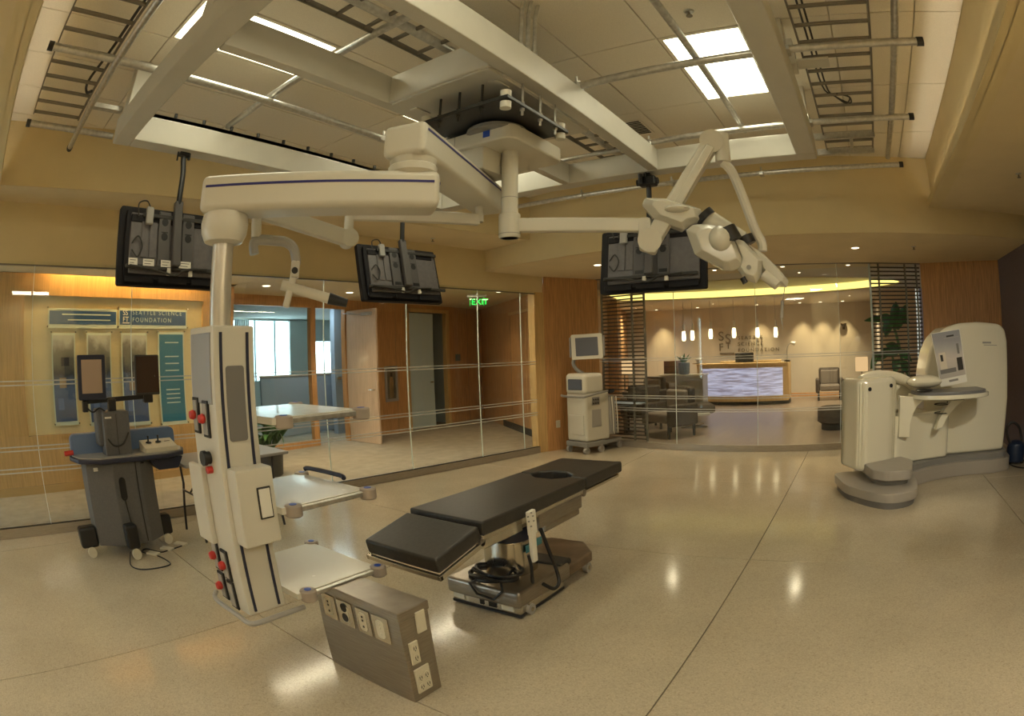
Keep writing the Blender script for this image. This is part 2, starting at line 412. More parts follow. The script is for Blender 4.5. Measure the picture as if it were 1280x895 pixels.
# ------------------------------------------------------------------ curved glass partition
SEAM = mat('glass_edge', (.75, .85, .84), .25, spec=.8)
g1 = bpy.data.objects.new('window_1', None); COL.objects.link(g1); g1['kind'] = 'structure'; MW[g1] = Matrix.Identity(4)
SX = [-3.4, -2.12, -.84, .44, 1.72, 3.0, 4.30, 5.58, 6.84, 7.69, 7.985]
for a, b in zip(SX, SX[1:]):
    obj('glass_pane', MB().prism([(a + .004, yg(a)), (b - .004, yg(b)), (b - .004, yg(b) + .012), (a + .004, yg(a) + .012)], .10, ZB + .03), GLASS, g1, smooth=0)
for x in SX[1:-1]:
    obj('glass_seam', MB().box((x - .003, yg(x) - .002, .10), (x + .003, yg(x) + .014, ZB)), SEAM, g1, smooth=0)
for zc in (1.485, 1.447, .872, .834, .665, .627):
    obj('etched_line', strip(lambda x: ((x, yg(x) - .006), (0, 1)), SX, zc - .006, zc + .006, .003), ETCH, g1, smooth=0)
obj('curb', strip(lambda x: ((x, yg(x) - .015), (0, 1)), steps(-3.5, 8.0, 30), 0, .10, .10), CURB, g1)
obj('curb_dark_strip', strip(lambda x: ((x, yg(x) - .012), (0, 1)), steps(-3.5, 8.0, 30), .10, .107, .04), BLACK2, g1)  # black strip along the top of the curb
obj('head_channel', strip(lambda x: ((x, yg(x) - .012), (0, 1)), steps(-3.5, 8.0, 30), ZB - .012, ZB + .0, .05), DARKST, g1)
g2 = bpy.data.objects.new('window_2', None); COL.objects.link(g2); g2['kind'] = 'structure'; MW[g2] = Matrix.Identity(4)
SY = [4.40, 2.93, 1.60, .30, -1.13]
def gseg(a, b, n=3):
    L = steps(a, b, n); return [(xr(y), y) for y in L] + [(xr(y) + .012, y) for y in reversed(L)]
for a, b in zip(SY, SY[1:]):
    obj('glass_pane', MB().prism(gseg(a - .004, b + .004), .10, ZS), GLASS, g2, smooth=0)
for y in SY[1:-1]:
    obj('glass_seam', MB().box((xr(y) - .002, y - .0035, .10), (xr(y) + .014, y + .0035, ZS)), SEAM, g2, smooth=0)
for zc in (1.485, 1.447, .872, .834, .665, .627):
    obj('etched_line', strip(lambda y: ((xr(y) - .006, y), (1, 0)), steps(4.38, -1.1, 16), zc - .006, zc + .006, .003), ETCH, g2, smooth=0)
obj('curb', strip(lambda y: ((xr(y) - .02, y), (1, 0)), steps(4.42, -1.15, 20), 0, .10, .10), CURB, g2)
obj('head_channel', strip(lambda y: ((xr(y) - .015, y), (1, 0)), steps(4.42, -1.15, 20), ZS - .012, ZS, .05), DARKST, g2)
# ------------------------------------------------------------------ corridor behind the left partition
ZH = 2.74
struct('floor_hall', MB().prism([(x, yg(x) + .085) for x in steps(-3.9, 8.0, 24)] + [(8.03, 5.14), (8.25, 5.1), (9.2, 4.62), (13, 5.6), (13, 9.1), (-3.9, 9.1)], -.01, .004), HFLOOR)
struct('ceiling_hall', MB().prism([(x, yg(x) + .14) for x in steps(-3.9, 8.2, 24)] + [(9.2, 4.6), (13, 5.6), (13, 9.1), (4.12, 9.1), (4.12, 7.88), (-3.9, 7.88)], ZH, ZH + .04), PAINT2)
struct('ceiling_hall_slot', MB().box((-3.9, 7.86, 3.05), (4.12, 8.3, 3.09)).box((-3.9, 7.84, ZH), (4.12, 7.88, 3.09)).box((4.12, 7.84, ZH), (4.16, 8.3, 3.09)), PAINT2)
# poster wall with a recessed cream panel
pw = struct('wall_hall_display', MB().box((.44, 8.14, 0), (3.62, 8.3, .74)), DWOOD)
struct('wall_hall_display_left', MB().box((-3.9, 8.14, 0), (.44, 8.3, 3.05)), DWOOD)
struct('wall_hall_display_right', MB().box((3.62, 8.14, 0), (4.05, 8.3, 3.05)), DWOOD)
struct('wall_hall_display_top', MB().box((.44, 8.14, 2.50), (3.62, 8.3, 3.05)), DWOOD)
struct('wall_hall_panel', MB().box((.44, 8.201, .74), (3.62, 8.26, 2.50)), mat('cream_panel', (.62, .52, .30), .6, kind='noise', amount=.04, scale=4))
obj('baseboard', MB().box((-3.9, 8.125, 0), (4.05, 8.14, .11)), mat('base_wood', (.40, .25, .10), .4), pw)
for x in (-1.0, 1.3, 2.6): obj('panel_joint', MB().box((x, 8.136, .12), (x + .006, 8.142, .73)), JOINT, pw)
struct('wall_hall_end', MB().box((-4.05, 5.9, 0), (-3.9, 6.3, ZH)).box((-4.05, 8.0, 0), (-3.9, 9.1, 3.1)).box((-4.05, 6.3, 0), (-3.9, 8.0, .3)), PAINT)
struct('window_5', MB().box((-3.98, 6.3, .3), (-3.97, 8.0, ZH)), GLASS)
light('corridor_daylight', 'AREA', (-4.08, 7.15, 1.52), 35, (.74, .88, 1.0), 2.4, (0, math.radians(-90), 0), sy=1.7)
struct('wall_hall_return', MB().box((4.05, 8.14, 0), (4.2, 9.02, ZH)), WOOD)
# glazed office front
of = struct('wall_hall_office', MB().box((4.2, 8.96, 2.56), (7.33, 9.06, ZH)).box((4.2, 8.96, 0), (6.5, 9.06, .12)), WOOD)
for x0, x1 in ((4.2, 4.28), (6.38, 6.5), (7.25, 7.33)): obj('jamb', MB().box((x0, 8.95, 0), (x1, 9.07, 2.56)), WOOD, of)
for x0, x1 in ((4.28, 5.35), (5.355, 6.38)): obj('glass_pane', MB().box((x0, 9.0, .12), (x1, 9.012, 2.56)), GLASS, of, smooth=0)
hw = struct('wall_hall_wood', MB().box((7.33, 8.96, 0), (9.08, 9.06, ZH)).box((10.43, 8.96, 0), (12.2, 9.06, ZH)).box((9.08, 8.96, 2.6), (10.43, 9.06, ZH)), WOOD)
for x in (7.9, 8.7, 11.2, 11.7): obj('panel_joint', MB().box((x, 8.957, 0), (x + .006, 8.962, ZH)), JOINT, hw)
for a, b in (((9.02, 8.94, 0), (9.12, 9.07, 2.66)), ((10.39, 8.94, 0), (10.49, 9.07, 2.66)), ((9.02, 8.94, 2.58), (10.49, 9.07, 2.66))): obj('door_casing', MB().box(a, b, .004, 1), WOOD2, hw)
d2 = struct('door_2', MB().box((9.14, 9.005, .01), (9.98, 9.05, 2.56), .003, 1), BDOOR)
obj('door_handle', MB().cyl((9.9, 9.01, 1.02), (9.9, 8.96, 1.02), .012).cyl((9.9, 8.96, 1.02), (9.80, 8.96, 1.02), .010), STEEL2, d2)
struct('wall_store', MB().box((8.9, 10.3, 0), (11, 10.4, 2.7)).box((8.8, 9.06, 0), (8.9, 10.4, 2.7)).box((10.6, 9.06, 0), (10.7, 10.4, 2.7)).box((8.8, 9.06, 2.62), (11, 10.4, 2.7)), mat('store_wall', (.30, .37, .38), .8))
struct('floor_store', MB().box((8.9, 9.06, -.01), (10.6, 10.3, .003)), HFLOOR)
d1 = struct('door_1', MB().box((7.275, 8.03, .01), (7.32, 8.93, 2.52), .003, 1), DOORW)
obj('door_handle', MB().cyl((7.275, 8.10, 1.02), (7.22, 8.10, 1.02), .011).cyl((7.22, 8.10, 1.02), (7.22, 8.22, 1.02), .009), STEEL2, d1)
obj('door_closer', MB().box((7.225, 8.12, 2.40), (7.275, 8.42, 2.46), .006, 1).cyl((7.24, 8.42, 2.43), (7.14, 8.68, 2.45), .012, n=8).cyl((7.14, 8.68, 2.45), (7.19, 8.93, 2.47), .010, n=8), GALV, d1)
sw = wallseg('wall_hall_angle', (9.06, 5.52), (11.8, 8.98), 0, ZH, .12, WOOD, -1)
dv = (Vector((11.8, 8.98, 0)) - Vector((9.06, 5.52, 0))).normalized(); nv = Vector((-dv.y, dv.x, 0))
def onangle(s, out, z): p = Vector((9.06, 5.52, 0)) + dv * s + nv * out; return (p.x, p.y, z)
obj('baseboard', MB().loft([[onangle(s, o, z) for o, z in ((0, 0), (.02, 0), (.02, .14), (0, .14))] for s in (0.02, 2.6)]), BLACK2, sw)
for s in (.5, .62, .75, .9, 1.9): obj('panel_joint', MB().loft([[onangle(s + e, o, z) for e, o in ((0, -.002), (.012, -.002), (.012, .004), (0, .004))] for z in (.14, ZH - .35)]), DARKST if s > 1 else WOOD2, sw)
struct('trim_2', MB().loft([[onangle(s, o, z) for o, z in ((0, 2.42), (.05, 2.42), (.05, 2.47), (0, 2.47))] for s in (.02, 1.9)]), WOOD2)
struct('wall_hall_close', MB().box((12.2, 5.4, 0), (12.35, 9.1, ZH)), WOOD)
struct('wall_hall_corner', MB().prism([(8.2, 5.08), (9.1, 5.5), (9.1, 5.6), (8.2, 5.2)], 0, ZH), WOOD)
# office beyond, daylight through its windows
struct('floor_office', MB().box((4.2, 9.07, -.02), (12.4, 14.1, .003)), HFLOOR)
struct('ceiling_office', MB().box((4.2, 9.07, 2.72), (12.4, 14.2, 2.76)), OFFW)
oo = struct('wall_office', MB().box((4.1, 9.07, 0), (4.2, 14.2, 2.74)).box((10.7, 10.4, 0), (12.4, 10.5, 2.74)).box((12.3, 10.4, 0), (12.4, 14.2, 2.74))
       .box((4.1, 14, 0), (7.2, 14.1, 2.74)).box((7.2, 14, 0), (9.2, 14.1, 1.05)).box((9.2, 14, 1.05), (9.35, 14.1, 2.74)).box((9.2, 14, 0), (9.35, 14.1, 1.05)).box((9.35, 14, 0), (10.05, 14.1, 2.74)).box((10.05, 14, 0), (11.3, 14.1, 1.12)).box((10.05, 14, 2.1), (11.3, 14.1, 2.74)).box((11.3, 14, 0), (12.4, 14.1, 2.74)).box((7.2, 14, 2.66), (9.35, 14.1, 2.74)), OFFW)
for x in (7.95, 8.65): obj('mullion', MB().box((x - .02, 13.99, 1.05), (x + .02, 14.06, 2.66)), BDOOR, oo)
struct('window_3', MB().box((7.2, 14.03, 1.05), (9.35, 14.04, 2.66)), GLASS)
struct('window_4', MB().box((10.05, 14.03, 1.12), (11.3, 14.04, 2.1)), GLASS)
# ------------------------------------------------------------------ reception beyond the curved glass
struct('floor_reception', MB().prism([(xr(y) + .08, y) for y in steps(-1.2, 4.42, 16)] + [(9.3, 4.7), (18.4, 7.8), (18.4, -3.2), (9.5, -3.2)], -.01, .004), RFLOOR)
EC, EA, EB = (12.4, 2.9), 1.95, 3.95
rc = MB(); N = 64; inn, out = [], []
for k in range(N):
    a = 2 * PI * k / N; cx, cy = math.cos(a), math.sin(a)
    inn.append(Vector((EC[0] + EA * cx, EC[1] + EB * cy, ZS + .002)))
    t = min((18.3 - EC[0]) / cx if cx > 1e-6 else 1e9, (9.35 - EC[0]) / cx if cx < -1e-6 else 1e9, (9.6 - EC[1]) / cy if cy > 1e-6 else 1e9, (-3.3 - EC[1]) / cy if cy < -1e-6 else 1e9)
    out.append(Vector((EC[0] + t * cx, EC[1] + t * cy, ZS + .002)))
rv = [(rc.bm.verts.new(a), rc.bm.verts.new(b)) for a, b in zip(inn, out)]
for k in range(N): rc.bm.faces.new((rv[k][0], rv[k][1], rv[(k + 1) % N][1], rv[(k + 1) % N][0]))
struct('ceiling_reception', rc, mat('reception_ceiling', (.60, .55, .44), .8))
ov = MB(); lo = [(p.x, p.y, ZS) for p in inn]; hi = [(EC[0] + (p.x - EC[0]) * 1.03, EC[1] + (p.y - EC[1]) * 1.02, ZS + .46) for p in inn]
ov.loft([lo, hi], caps=False); ov.bm.faces.new([ov.bm.verts.new(Vector(p)) for p in hi])
struct('ceiling_oval_recess', ov, mat('recess_white', (.70, .66, .54), .8))
struct('wall_reception_back', MB().box((18.2, -3.3, 0), (18.35, 8.2, ZS + .02)), RWALL)
struct('baseboard_back', MB().box((18.17, -3.3, 0), (18.2, 8.2, .12)), WOOD)
for k in range(6):
    wallseg('wall_reception_left', (9.3 + 1.5 * k, 4.66 + .515 * k), (10.8 + 1.5 * k, 5.175 + .515 * k), 0, ZS + .02, .12, WOOD)
struct('wall_reception_right', MB().box((9.5, -3.3, 0), (14.3, -3.15, ZS + .02)), WOOD)
struct('wall_nook_light_block', MB().box((14.35, -.62, 0), (18.2, -.55, ZS + .02)), RWALL)  # partition added to keep nook daylight off the back wall
struct('wall_reception_pier', MB().box((14.2, -1.52, 0), (14.35, -.55, ZS + .01)), mat('pier_paint', (.55, .36, .19), .6))
struct('wall_reception_return', MB().box((14.2, -3.2, 0), (14.35, -1.62, ZS + .01)), mat('return_paint', (.36, .33, .42), .7))
light('office_daylight', 'AREA', (8.2, 14.12, 1.86), 420, (.74, .89, 1.0), 2.0, (math.radians(90), 0, 0), sy=1.58)
# ================================================================== CEILING STEELWORK
fr = thing('ceiling_support_frame', 'grey painted steel box-beam frame hung square under the tiled ceiling', 'steel frame', (2.8, 2.2, 3.2))
for a, b in (((.85, .23), (1.01, 4.24)), ((1.01, 4.07), (4.65, 4.24)), ((4.65, .23), (4.82, 4.24)), ((1.01, .23), (4.65, .40)),
             ((1.01, 1.62), (4.65, 1.72)), ((1.01, 2.50), (4.65, 2.58)), ((2.28, 1.72), (2.44, 2.50)), ((3.35, 1.72), (3.50, 2.50))):
    obj('beam', MB().box((*a, 3.2), (*b, 3.4), .012, 2), BEAM, fr)
for x, y in ((.86, 3.98), (.86, 2.5), (.86, .30), (3.36, .245), (4.52, .245), (4.66, 4.08)):
    obj('hanger_post', MB().box((x, y, 3.39), (x + .14, y + .14, ZC), .006, 1), BEAM, fr)
obj('foot_plate', MB().box((3.37, -.02, 3.425), (3.50, .24, 3.44)).box((3.36, .2, 3.40), (3.52, .26, 3.60)), BEAM, fr)
for k, x in enumerate(steps(1.35, 4.45, 11)):
    obj('bolt', MB().cyl((x, 4.07, 3.43), (x, 4.07, 3.46), .016, n=8), BLACK, fr)
def pipe(a, b, label, caps='', group='galvanised pipes clamped on the ceiling frame', z=3.43, r=.027, clamps=()):
    t = thing('support_pipe', label, 'pipe', (*a, z), group=group)
    A, B = Vector((*a, z)), Vector((*b, z)); d = (B - A).normalized()
    obj('pipe', MB().cyl(A, B, r, n=14), GALV, t)
    if 'a' in caps: obj('end_cap', MB().cyl(A - d * .03, A + d * .015, r * 1.18, n=14), BLACK, t)
    if 'b' in caps: obj('end_cap', MB().cyl(B - d * .015, B + d * .03, r * 1.18, n=14), BLACK, t)
    for x, y in clamps:
        obj('clamp', MB().box((x - .05, y - .03, z - .03), (x + .05, y + .02, z + .008), .004, 1).cyl((x, y, z - .02), (x, y, z + .07), .01, n=8).ball((x + .03, y, z + .04), .016, u=8, v=6), GALV, t)
    return t
pipe((.54, 1.4), (.54, 4.98), 'long dark pipe beside the left cable tray running front to back', 'b', z=3.385, r=.026)
pipe((0, 3.39), (3.14, 3.42), 'black-capped pipe crossing the left beam just ahead of the troffer', 'a', clamps=((3.1, 3.42),))
pipe((.02, 4.68), (.93, 4.69), 'short black-capped pipe under the far end of the left cable tray', 'a')
pipe((1.905, 4.14), (1.905, 1.70), 'pipe bridging the left bay from the far beam to the middle beam', '', z=3.49)
pipe((3.22, 1.70), (3.20, -.63), 'black-capped pipe crossing the bright troffer and the right cable tray', 'b', clamps=((3.2, 1.66), (3.2, .24)))
pipe((4.54, 1.70), (4.50, -.64), 'black-capped pipe crossing near the far end of the right cable tray', 'b', clamps=((4.56, 1.66), (4.5, .24)))
pipe((5.86, 5.0), (5.86, -.62), 'longest black-capped pipe running along the curved bulkhead behind the frame', 'ab', z=3.43, clamps=((5.86, 3.0), (5.86, 1.9), (5.86, .9)))
pipe((1.3, -.475), (5.72, -.48), 'long pipe beyond the right cable tray beside the sloping cream soffit', '', z=3.47, r=.026)
pipe((1.3, .83), (4.72, .83), 'pipe laid lengthwise under the bright troffer in the right bay', '', z=3.49, r=.024)
pipe((4.60, 2.60), (4.60, 1.80), 'short pipe under the far cable tray beside the black mounting plate', '', z=3.43, r=.02)
def tray(x0, x1, y0, y1, label, along='x', spine=None, z=3.50):
    t = thing('cable_tray', label, 'cable tray', ((x0 + x1) / 2, (y0 + y1) / 2, z))
    if along == 'x':
        for y in (y0, y1): obj('rail', MB().box((x0, y - .006, z - .018), (x1, y + .006, z + .018)), DARKST, t)
        R = [(x, 0) for x in steps(x0 + .08, x1 - .02, round((x1 - x0) / .23))]
        for x, _ in R: obj('rung', MB().cyl((x, y0, z), (x, y1, z), .014, n=8), DARKST, t)
    else:
        for x in (x0, x1): obj('rail', MB().box((x - .006, y0, z - .018), (x + .006, y1, z + .018)), DARKST, t)
        for y in steps(y0 + .08, y1 - .02, round((y1 - y0) / .23)): obj('rung', MB().cyl((x0, y, z), (x1, y, z), .014, n=8), DARKST, t)
    if spine is not None: obj('spine', MB().cyl((x0, spine, z), (x1, spine, z), .03, n=12), GALV, t)
    return t
def cable(t, pts, r=.008): return obj('cable', MB().tube(smooth(pts), r, 6), BLACK2, t)
def smooth(P, n=5):
    P = [Vector(p) for p in P]; out = []
    for i in range(len(P) - 1):
        p0, p1, p2, p3 = P[max(i - 1, 0)], P[i], P[i + 1], P[min(i + 2, len(P) - 1)]
        for k in range(n):
            t = k / n; out.append(.5 * ((2 * p1) + (p2 - p0) * t + (2 * p0 - 5 * p1 + 4 * p2 - p3) * t * t + (3 * p1 - p0 - 3 * p2 + p3) * t ** 3))
    out.append(P[-1]); return out
t = tray(.04, .52, 1.2, 4.62, 'ladder cable tray along the left side of the frame', 'y')
cable(t, [(.50, 1.3, 3.53), (.50, 2.6, 3.53), (.49, 3.4, 3.53), (.44, 3.95, 3.52), (.47, 4.1, 3.50), (.5, 4.0, 3.47)], .012)
obj('end_channel', MB().box((.52, 4.16, 3.43), (.86, 4.22, 3.47), .004, 1), GALV, t)
t = tray(1.2, 5.47, -.32, .15, 'ladder cable tray along the right side of the frame', 'x')
for o in (0, .03): cable(t, [(1.3, .10 - o, 3.53), (3.0, .09 - o, 3.53), (4.0, .07 - o, 3.53), (4.22, -.02, 3.52), (4.3, -.1 - o, 3.49), (4.2, -.13, 3.5), (4.12, -.03, 3.5)], .007)
obj('end_plate', MB().box((4.98, -.33, 3.44), (5.02, .25, 3.50)).box((5.43, -.33, 3.44), (5.47, .25, 3.50)).box((5.0, -.12, 3.45), (5.46, -.09, 3.49)), GALV, t)
tray(1.05, 2.54, 1.86, 2.30, 'short ladder cable tray between the two middle beams, nearer part', 'x', 2.12)
tray(3.85, 4.95, 1.86, 2.28, 'short ladder cable tray between the two middle beams, far part', 'x', 2.10)
t = thing('strut_channel', 'slotted galvanised strut channel on the far left beam', 'strut channel', (2.6, 4.22, 3.40))
obj('channel', MB().box((1.05, 4.17, 3.44), (4.5, 4.25, 3.47)).box((1.05, 4.17, 3.40), (4.5, 4.18, 3.47)), GALV, t)
for k, (x, y) in enumerate(((2.50, 1.66), (2.57, 1.655), (2.64, 1.65))):
    t = thing('conduit', ['nearest', 'middle', 'farthest'][k] + ' of the three bent conduits dropping from the tiles to the middle beam', 'conduit', (x, y, 3.40), group='conduits above the middle beam')
    obj('conduit_pipe', MB().tube(smooth([(x, y, 3.38), (x, y, 3.62), (x, y, 3.70), (x - .02, y - .03, ZC + .01)]), .013, 8), GALV, t)
    obj('fitting', MB().cyl((x, y, 3.395), (x, y, 3.43), .019, n=8), GALV, t)
# ------------------------------------------------------------------ troffers, downlights, sprinklers, vent
def troffer(i, j, label):
    x0, x1, y0, y1 = XT[i] + .008, XT[i + 1] - .008, YT[j] + .008, YT[j + 1] - .008
    t = thing('ceiling_light', label, 'ceiling light', ((x0 + x1) / 2, (y0 + y1) / 2, ZC), group='fluorescent troffers in the tiled ceiling')
    obj('housing', MB().box((x0, y0, ZC + .012), (x1, y1, ZC + .09)), TILE, t)
    for a, b in (((x0, y0), (x1, y0 + .025)), ((x0, y1 - .025), (x1, y1)), ((x0, y0 + .025), (x0 + .025, y1 - .025)), ((x1 - .025, y0 + .025), (x1, y1 - .025))):
        obj('frame', MB().box((*a, ZC - .004), (*b, ZC + .014)), TILE, t, smooth=0)
    obj('diffuser', MB().box((x0 + .025, y0 + .025, ZC + .002), (x1 - .025, y1 - .025, ZC + .010)), TROFF, t, smooth=0)
troffer(3, 3, 'bright fluorescent troffer beside the right beam of the frame')
troffer(1, 7, 'bright fluorescent troffer above the left beam of the frame')
troffer(3, 7, 'fluorescent troffer mostly hidden by the white arm and mounting plate')
troffer(1, 3, 'fluorescent troffer in the nearest part of the tiled ceiling overhead')
for k, (x, y) in enumerate(((-1.9, 4.2), (-1.9, 1.6), (-1.9, -1.2), (1.5, -1.85), (.1, -1.85))):  # fill panels added out of view to brighten the room
    t = thing('soffit_fill_light', ['back left', 'back middle', 'back corner', 'right ahead', 'right behind'][k] + ' added square fill panel in the lower soffit at the unseen near end', 'ceiling light', (x, y, Z2), group='added fill panels in the lower soffit')
    obj('frame', MB().box((x - .32, y - .32, Z2 - .012), (x + .32, y + .32, Z2 - .001)), TILE, t, smooth=0)
    obj('diffuser', MB().box((x - .29, y - .29, Z2 - .016), (x + .29, y + .29, Z2 - .011)), REAR_FILL, t, smooth=0)
# fill strips added on the coffer ledges, hidden, to brighten the tiles
def cove(a, b, label, out):
    t = thing('coffer_fill_strip', label, 'strip light', (*a, Z2 + .08), group='added fill strips hidden on the coffer ledges')
    A, B = Vector((*a, Z2 + .026)), Vector((*b, Z2 + .026))
    obj('strip_holder', MB().bar(A, B, .018, .006), TILE, t, smooth=0)
    obj('strip_lamp', MB().bar(A + Vector((0, 0, .006)), B + Vector((0, 0, .006)), .012, .006), COVE_FILL, t, smooth=0)
COVE_FILL = emis('coffer_fill_glow', (1.0, .90, .68), E_COVE_FILL)
cove((-.202, -.95), (-.202, 5.4), 'added fill strip on the ledge of the near coffer side', 1)
cove((-.15, -1.037), (6.5, -1.037), 'added fill strip on the ledge of the right coffer side', 1)
def downlight(p, label, m=None, r=.055, energy=0, col=WARM, group='recessed downlights'):
    p = Vector(p); t = thing('downlight', label, 'downlight', p, group=group)
    obj('trim_ring', MB().lathe([(r * .8, -.004), (r * 1.25, -.007), (r * 1.3, 0), (r * .8, -.001)], p, 20), TILE, t)
    obj('lamp', MB().cyl(p + Vector((0, 0, -.0085)), p + Vector((0, 0, -.0045)), r * .9, n=20), m or DOWNL, t)
    if energy: light('downlight_beam', 'SPOT', p + Vector((0, 0, -.02)), energy, col, .16, (0, 0, 0), math.radians(110), .9)
downlight(Zp(1069, 309.5, ZS), 'lit downlight in the low soffit above the right lattice', energy=110)
downlight(Zp(747, 331, ZS), 'lit downlight in the low soffit above the wood-panelled corner', energy=110)
for k, (px, py) in enumerate(((333, 357), (388, 361), (437, 365.5))):
    p = Zp(px, py, ZH)
    downlight(p, ['leftmost', 'middle', 'rightmost'][k] + ' of three corridor downlights by the office window', energy=70, col=(1, .72, .38), r=.07)
downlight((9.6, 7.2, ZH), 'corridor downlight above the wood wall with the exit sign', energy=35, col=(1, .72, .38), r=.07)
downlight((8.6, 6.1, ZH), 'corridor downlight near the right end of the glass partition', energy=25, col=(1, .72, .38), r=.07)
for k, (x, w_) in enumerate(((-1.5, 2.2), (1.3, 2.2), (4.1, 2.2), (6.6, 1.8))):  # fill lights added where the bulkhead hides them, to brighten the corridor
    y = yg(x) + .55; t = thing('slot_fill_light', ['far left', 'left', 'middle', 'right'][k] + ' added linear fill light in the corridor ceiling, unseen behind the bulkhead', 'slot light', (x, y, ZH), group='added corridor fill lights')
    obj('frame', MB().box((x - w_ / 2, y - .07, ZH - .010), (x + w_ / 2, y + .07, ZH - .001)), TILE, t, smooth=0)
    obj('diffuser', MB().box((x - w_ / 2 + .02, y - .05, ZH - .013), (x + w_ / 2 - .02, y + .05, ZH - .009)), emis('slot_fill_glow', (1, .82, .58), 1.5 if k < 2 else 52), t, smooth=0)
p = Vector((7.0, 9.85, 2.72)); t = thing('office_fill_light', 'added fill panel on the office ceiling, hidden by the header', 'ceiling light', p)  # panel added out of view to light the office partition
obj('frame', MB().box(p + Vector((-.6, -.3, -.012)), p + Vector((.6, .3, -.001))), TILE, t, smooth=0); obj('diffuser', MB().box(p + Vector((-.57, -.27, -.016)), p + Vector((.57, .27, -.011))), emis('office_fill_glow', (.80, .95, 1), 12), t, smooth=0)
def sprinkler(p, label):
    p = Vector(p); t = thing('sprinkler_head', label, 'sprinkler', p, group='ceiling sprinklers')
    obj('escutcheon', MB().lathe([(.035, 0), (.03, -.008), (.012, -.012)], p, 14), GALV, t)
    obj('deflector', MB().cyl(p + Vector((0, 0, -.01)), p + Vector((0, 0, -.035)), .008, n=8).cyl(p + Vector((0, 0, -.038)), p + Vector((0, 0, -.042)), .022, n=12), DARKST, t)
p = Vector((3.2, -2.1, Z2)); downlight(p, 'added out-of-view fill downlight in the right soffit aimed at the scanner', r=.06)  # aimed lamp added out of view to brighten the scanner
light('scanner_fill_beam', 'SPOT', p + Vector((0, 0, -.03)), 230, (1, .90, .68), .1, Vector((3.4, 1.5, -2.3)).to_track_quat('-Z', 'Y').to_euler(), math.radians(62), .9)
sprinkler(Zp(861, 14, ZC), 'sprinkler head in the tile beside the brightest troffer')
sprinkler(Zp(1273, 217, Z2), 'sprinkler head under the right soffit at the picture edge')
sprinkler(Zp(1142, 308, ZS), 'sprinkler head under the low soffit near the right wood panel')
sprinkler(Zp(541, 298, Z2), 'sprinkler head beside the tilted middle monitor')
vp = Zp(795, 160, ZC); t = thing('air_vent', 'small louvred air vent in the tiles beside the middle beam', 'air vent', vp)
obj('frame', MB().box(vp + Vector((-.2, -.12, -.006)), vp + Vector((.2, .12, .002))), TILE, t)
for k in range(9): obj('louvre', MB().box(vp + Vector((-.18 + .04 * k, -.1, -.012)), vp + Vector((-.165 + .04 * k, .1, -.004))), BLACK2, t)
# ================================================================== MOUNT
mt = thing('ceiling_mount', 'white housing on a black spring-isolated plate bolted under the frame', 'ceiling mount', (2.77, 2.0, 3.2))
obj('isolation_plate', MB().box((2.42, 1.68, 3.035), (3.12, 2.36, 3.06), .004, 1), BLACK, mt)
obj('turntable', MB().lathe([(.17, 2.99), (.19, 3.0), (.19, 3.02), (.16, 3.035)], (2.80, 2.02, 0), 28), MIDGREY, mt)
for x in (2.46, 3.08):
    for y in (1.72, 2.32): obj('isolator', MB().cyl((x, y, 2.99), (x, y, 3.03), .033).cyl((x, y, 3.06), (x, y, 3.10), .033), WHITE, mt)
for x, y in ((2.60, 1.70), (2.80, 1.70), (2.98, 1.70), (2.45, 1.88), (2.45, 2.05), (2.45, 2.2), (3.09, 1.9), (3.09, 2.15), (2.7, 2.34), (2.9, 2.34)):
    obj('threaded_rod', MB().cyl((x, y, 2.99), (x, y, 3.21), .008, n=8).cyl((x, y, 3.02), (x, y, 3.034), .016, n=6).cyl((x, y, 3.061), (x, y, 3.075), .016, n=6), BLACK2 if x < 2.6 else GALV, mt)
obj('base_plate', MB().box((2.30, 1.73, 3.188), (3.50, 2.49, 3.205), .003, 1), BEAM, mt)
for x, y in ((2.50, 2.42), (3.20, 1.80), (2.50, 1.80)): obj('clamp_plate', MB().box((x - .07, y - .03, 3.18), (x + .07, y + .03, 3.19), .003, 1), BEAM, mt)
obj('housing', MB().prism(rp([(2.68, 1.83), (3.34, 1.83), (3.34, 2.42), (2.68, 2.42)], 5, .09), 2.915, 3.015, bev=.012, seg=3), WHITE, mt)
obj('logo_mark', MB().box((2.677, 1.985, 2.948), (2.681, 2.035, 2.993)), BLUEL, mt)
obj('housing_seam', MB().box((2.678, 2.26, 2.92), (2.682, 2.264, 3.01)), GREYPL, mt)
obj('pivot_block', MB().box((2.72, 2.06, 2.765), (3.02, 2.34, 2.92), .012, 2), WHITE, mt)
# ================================================================== EQUIPMENT PENDANT
CE, CB = Vector((1.97, 1.93, 0)), Vector((1.24, 2.56, 0))
pe = thing('equipment_pendant', 'white articulated ceiling pendant with gas outlets and three shelves', 'pendant', (1.24, 2.56, .40))
def arm(mb, a, b, w, z0, z1, bev=.03, e0=.11, e1=.11, taper=1.0):
    a, b = Vector(a), Vector(b); d = (b - a).normalized(); n = Vector((-d.y, d.x, 0))
    A, B = a - d * e0, b + d * e1
    P = [A - n * w / 2, B - n * w / 2 * taper, B + n * w / 2 * taper, A + n * w / 2]
    return mb.prism([(p.x, p.y) for p in P], z0, z1, bev=bev, seg=3)
AE = Vector((3.02, 2.27, 0))
a1 = obj('upper_arm', arm(MB(), CE, AE, .23, 2.585, 2.755, .03, .13, .16), WHITE, pe)
d = (AE - CE).normalized(); n = Vector((d.y, -d.x, 0))
obj('stripe', MB().bar(CE - d * .09 + n * .1155 + Vector((0, 0, 2.715)), AE + d * .12 + n * .1155 + Vector((0, 0, 2.715)), .003, .012), BLUE, a1)
obj('logo_mark', MB().bar(AE + d * .06 + n * .117 + Vector((0, 0, 2.66)), AE + d * .10 + n * .117 + Vector((0, 0, 2.66)), .003, .04), BLUEL, a1)
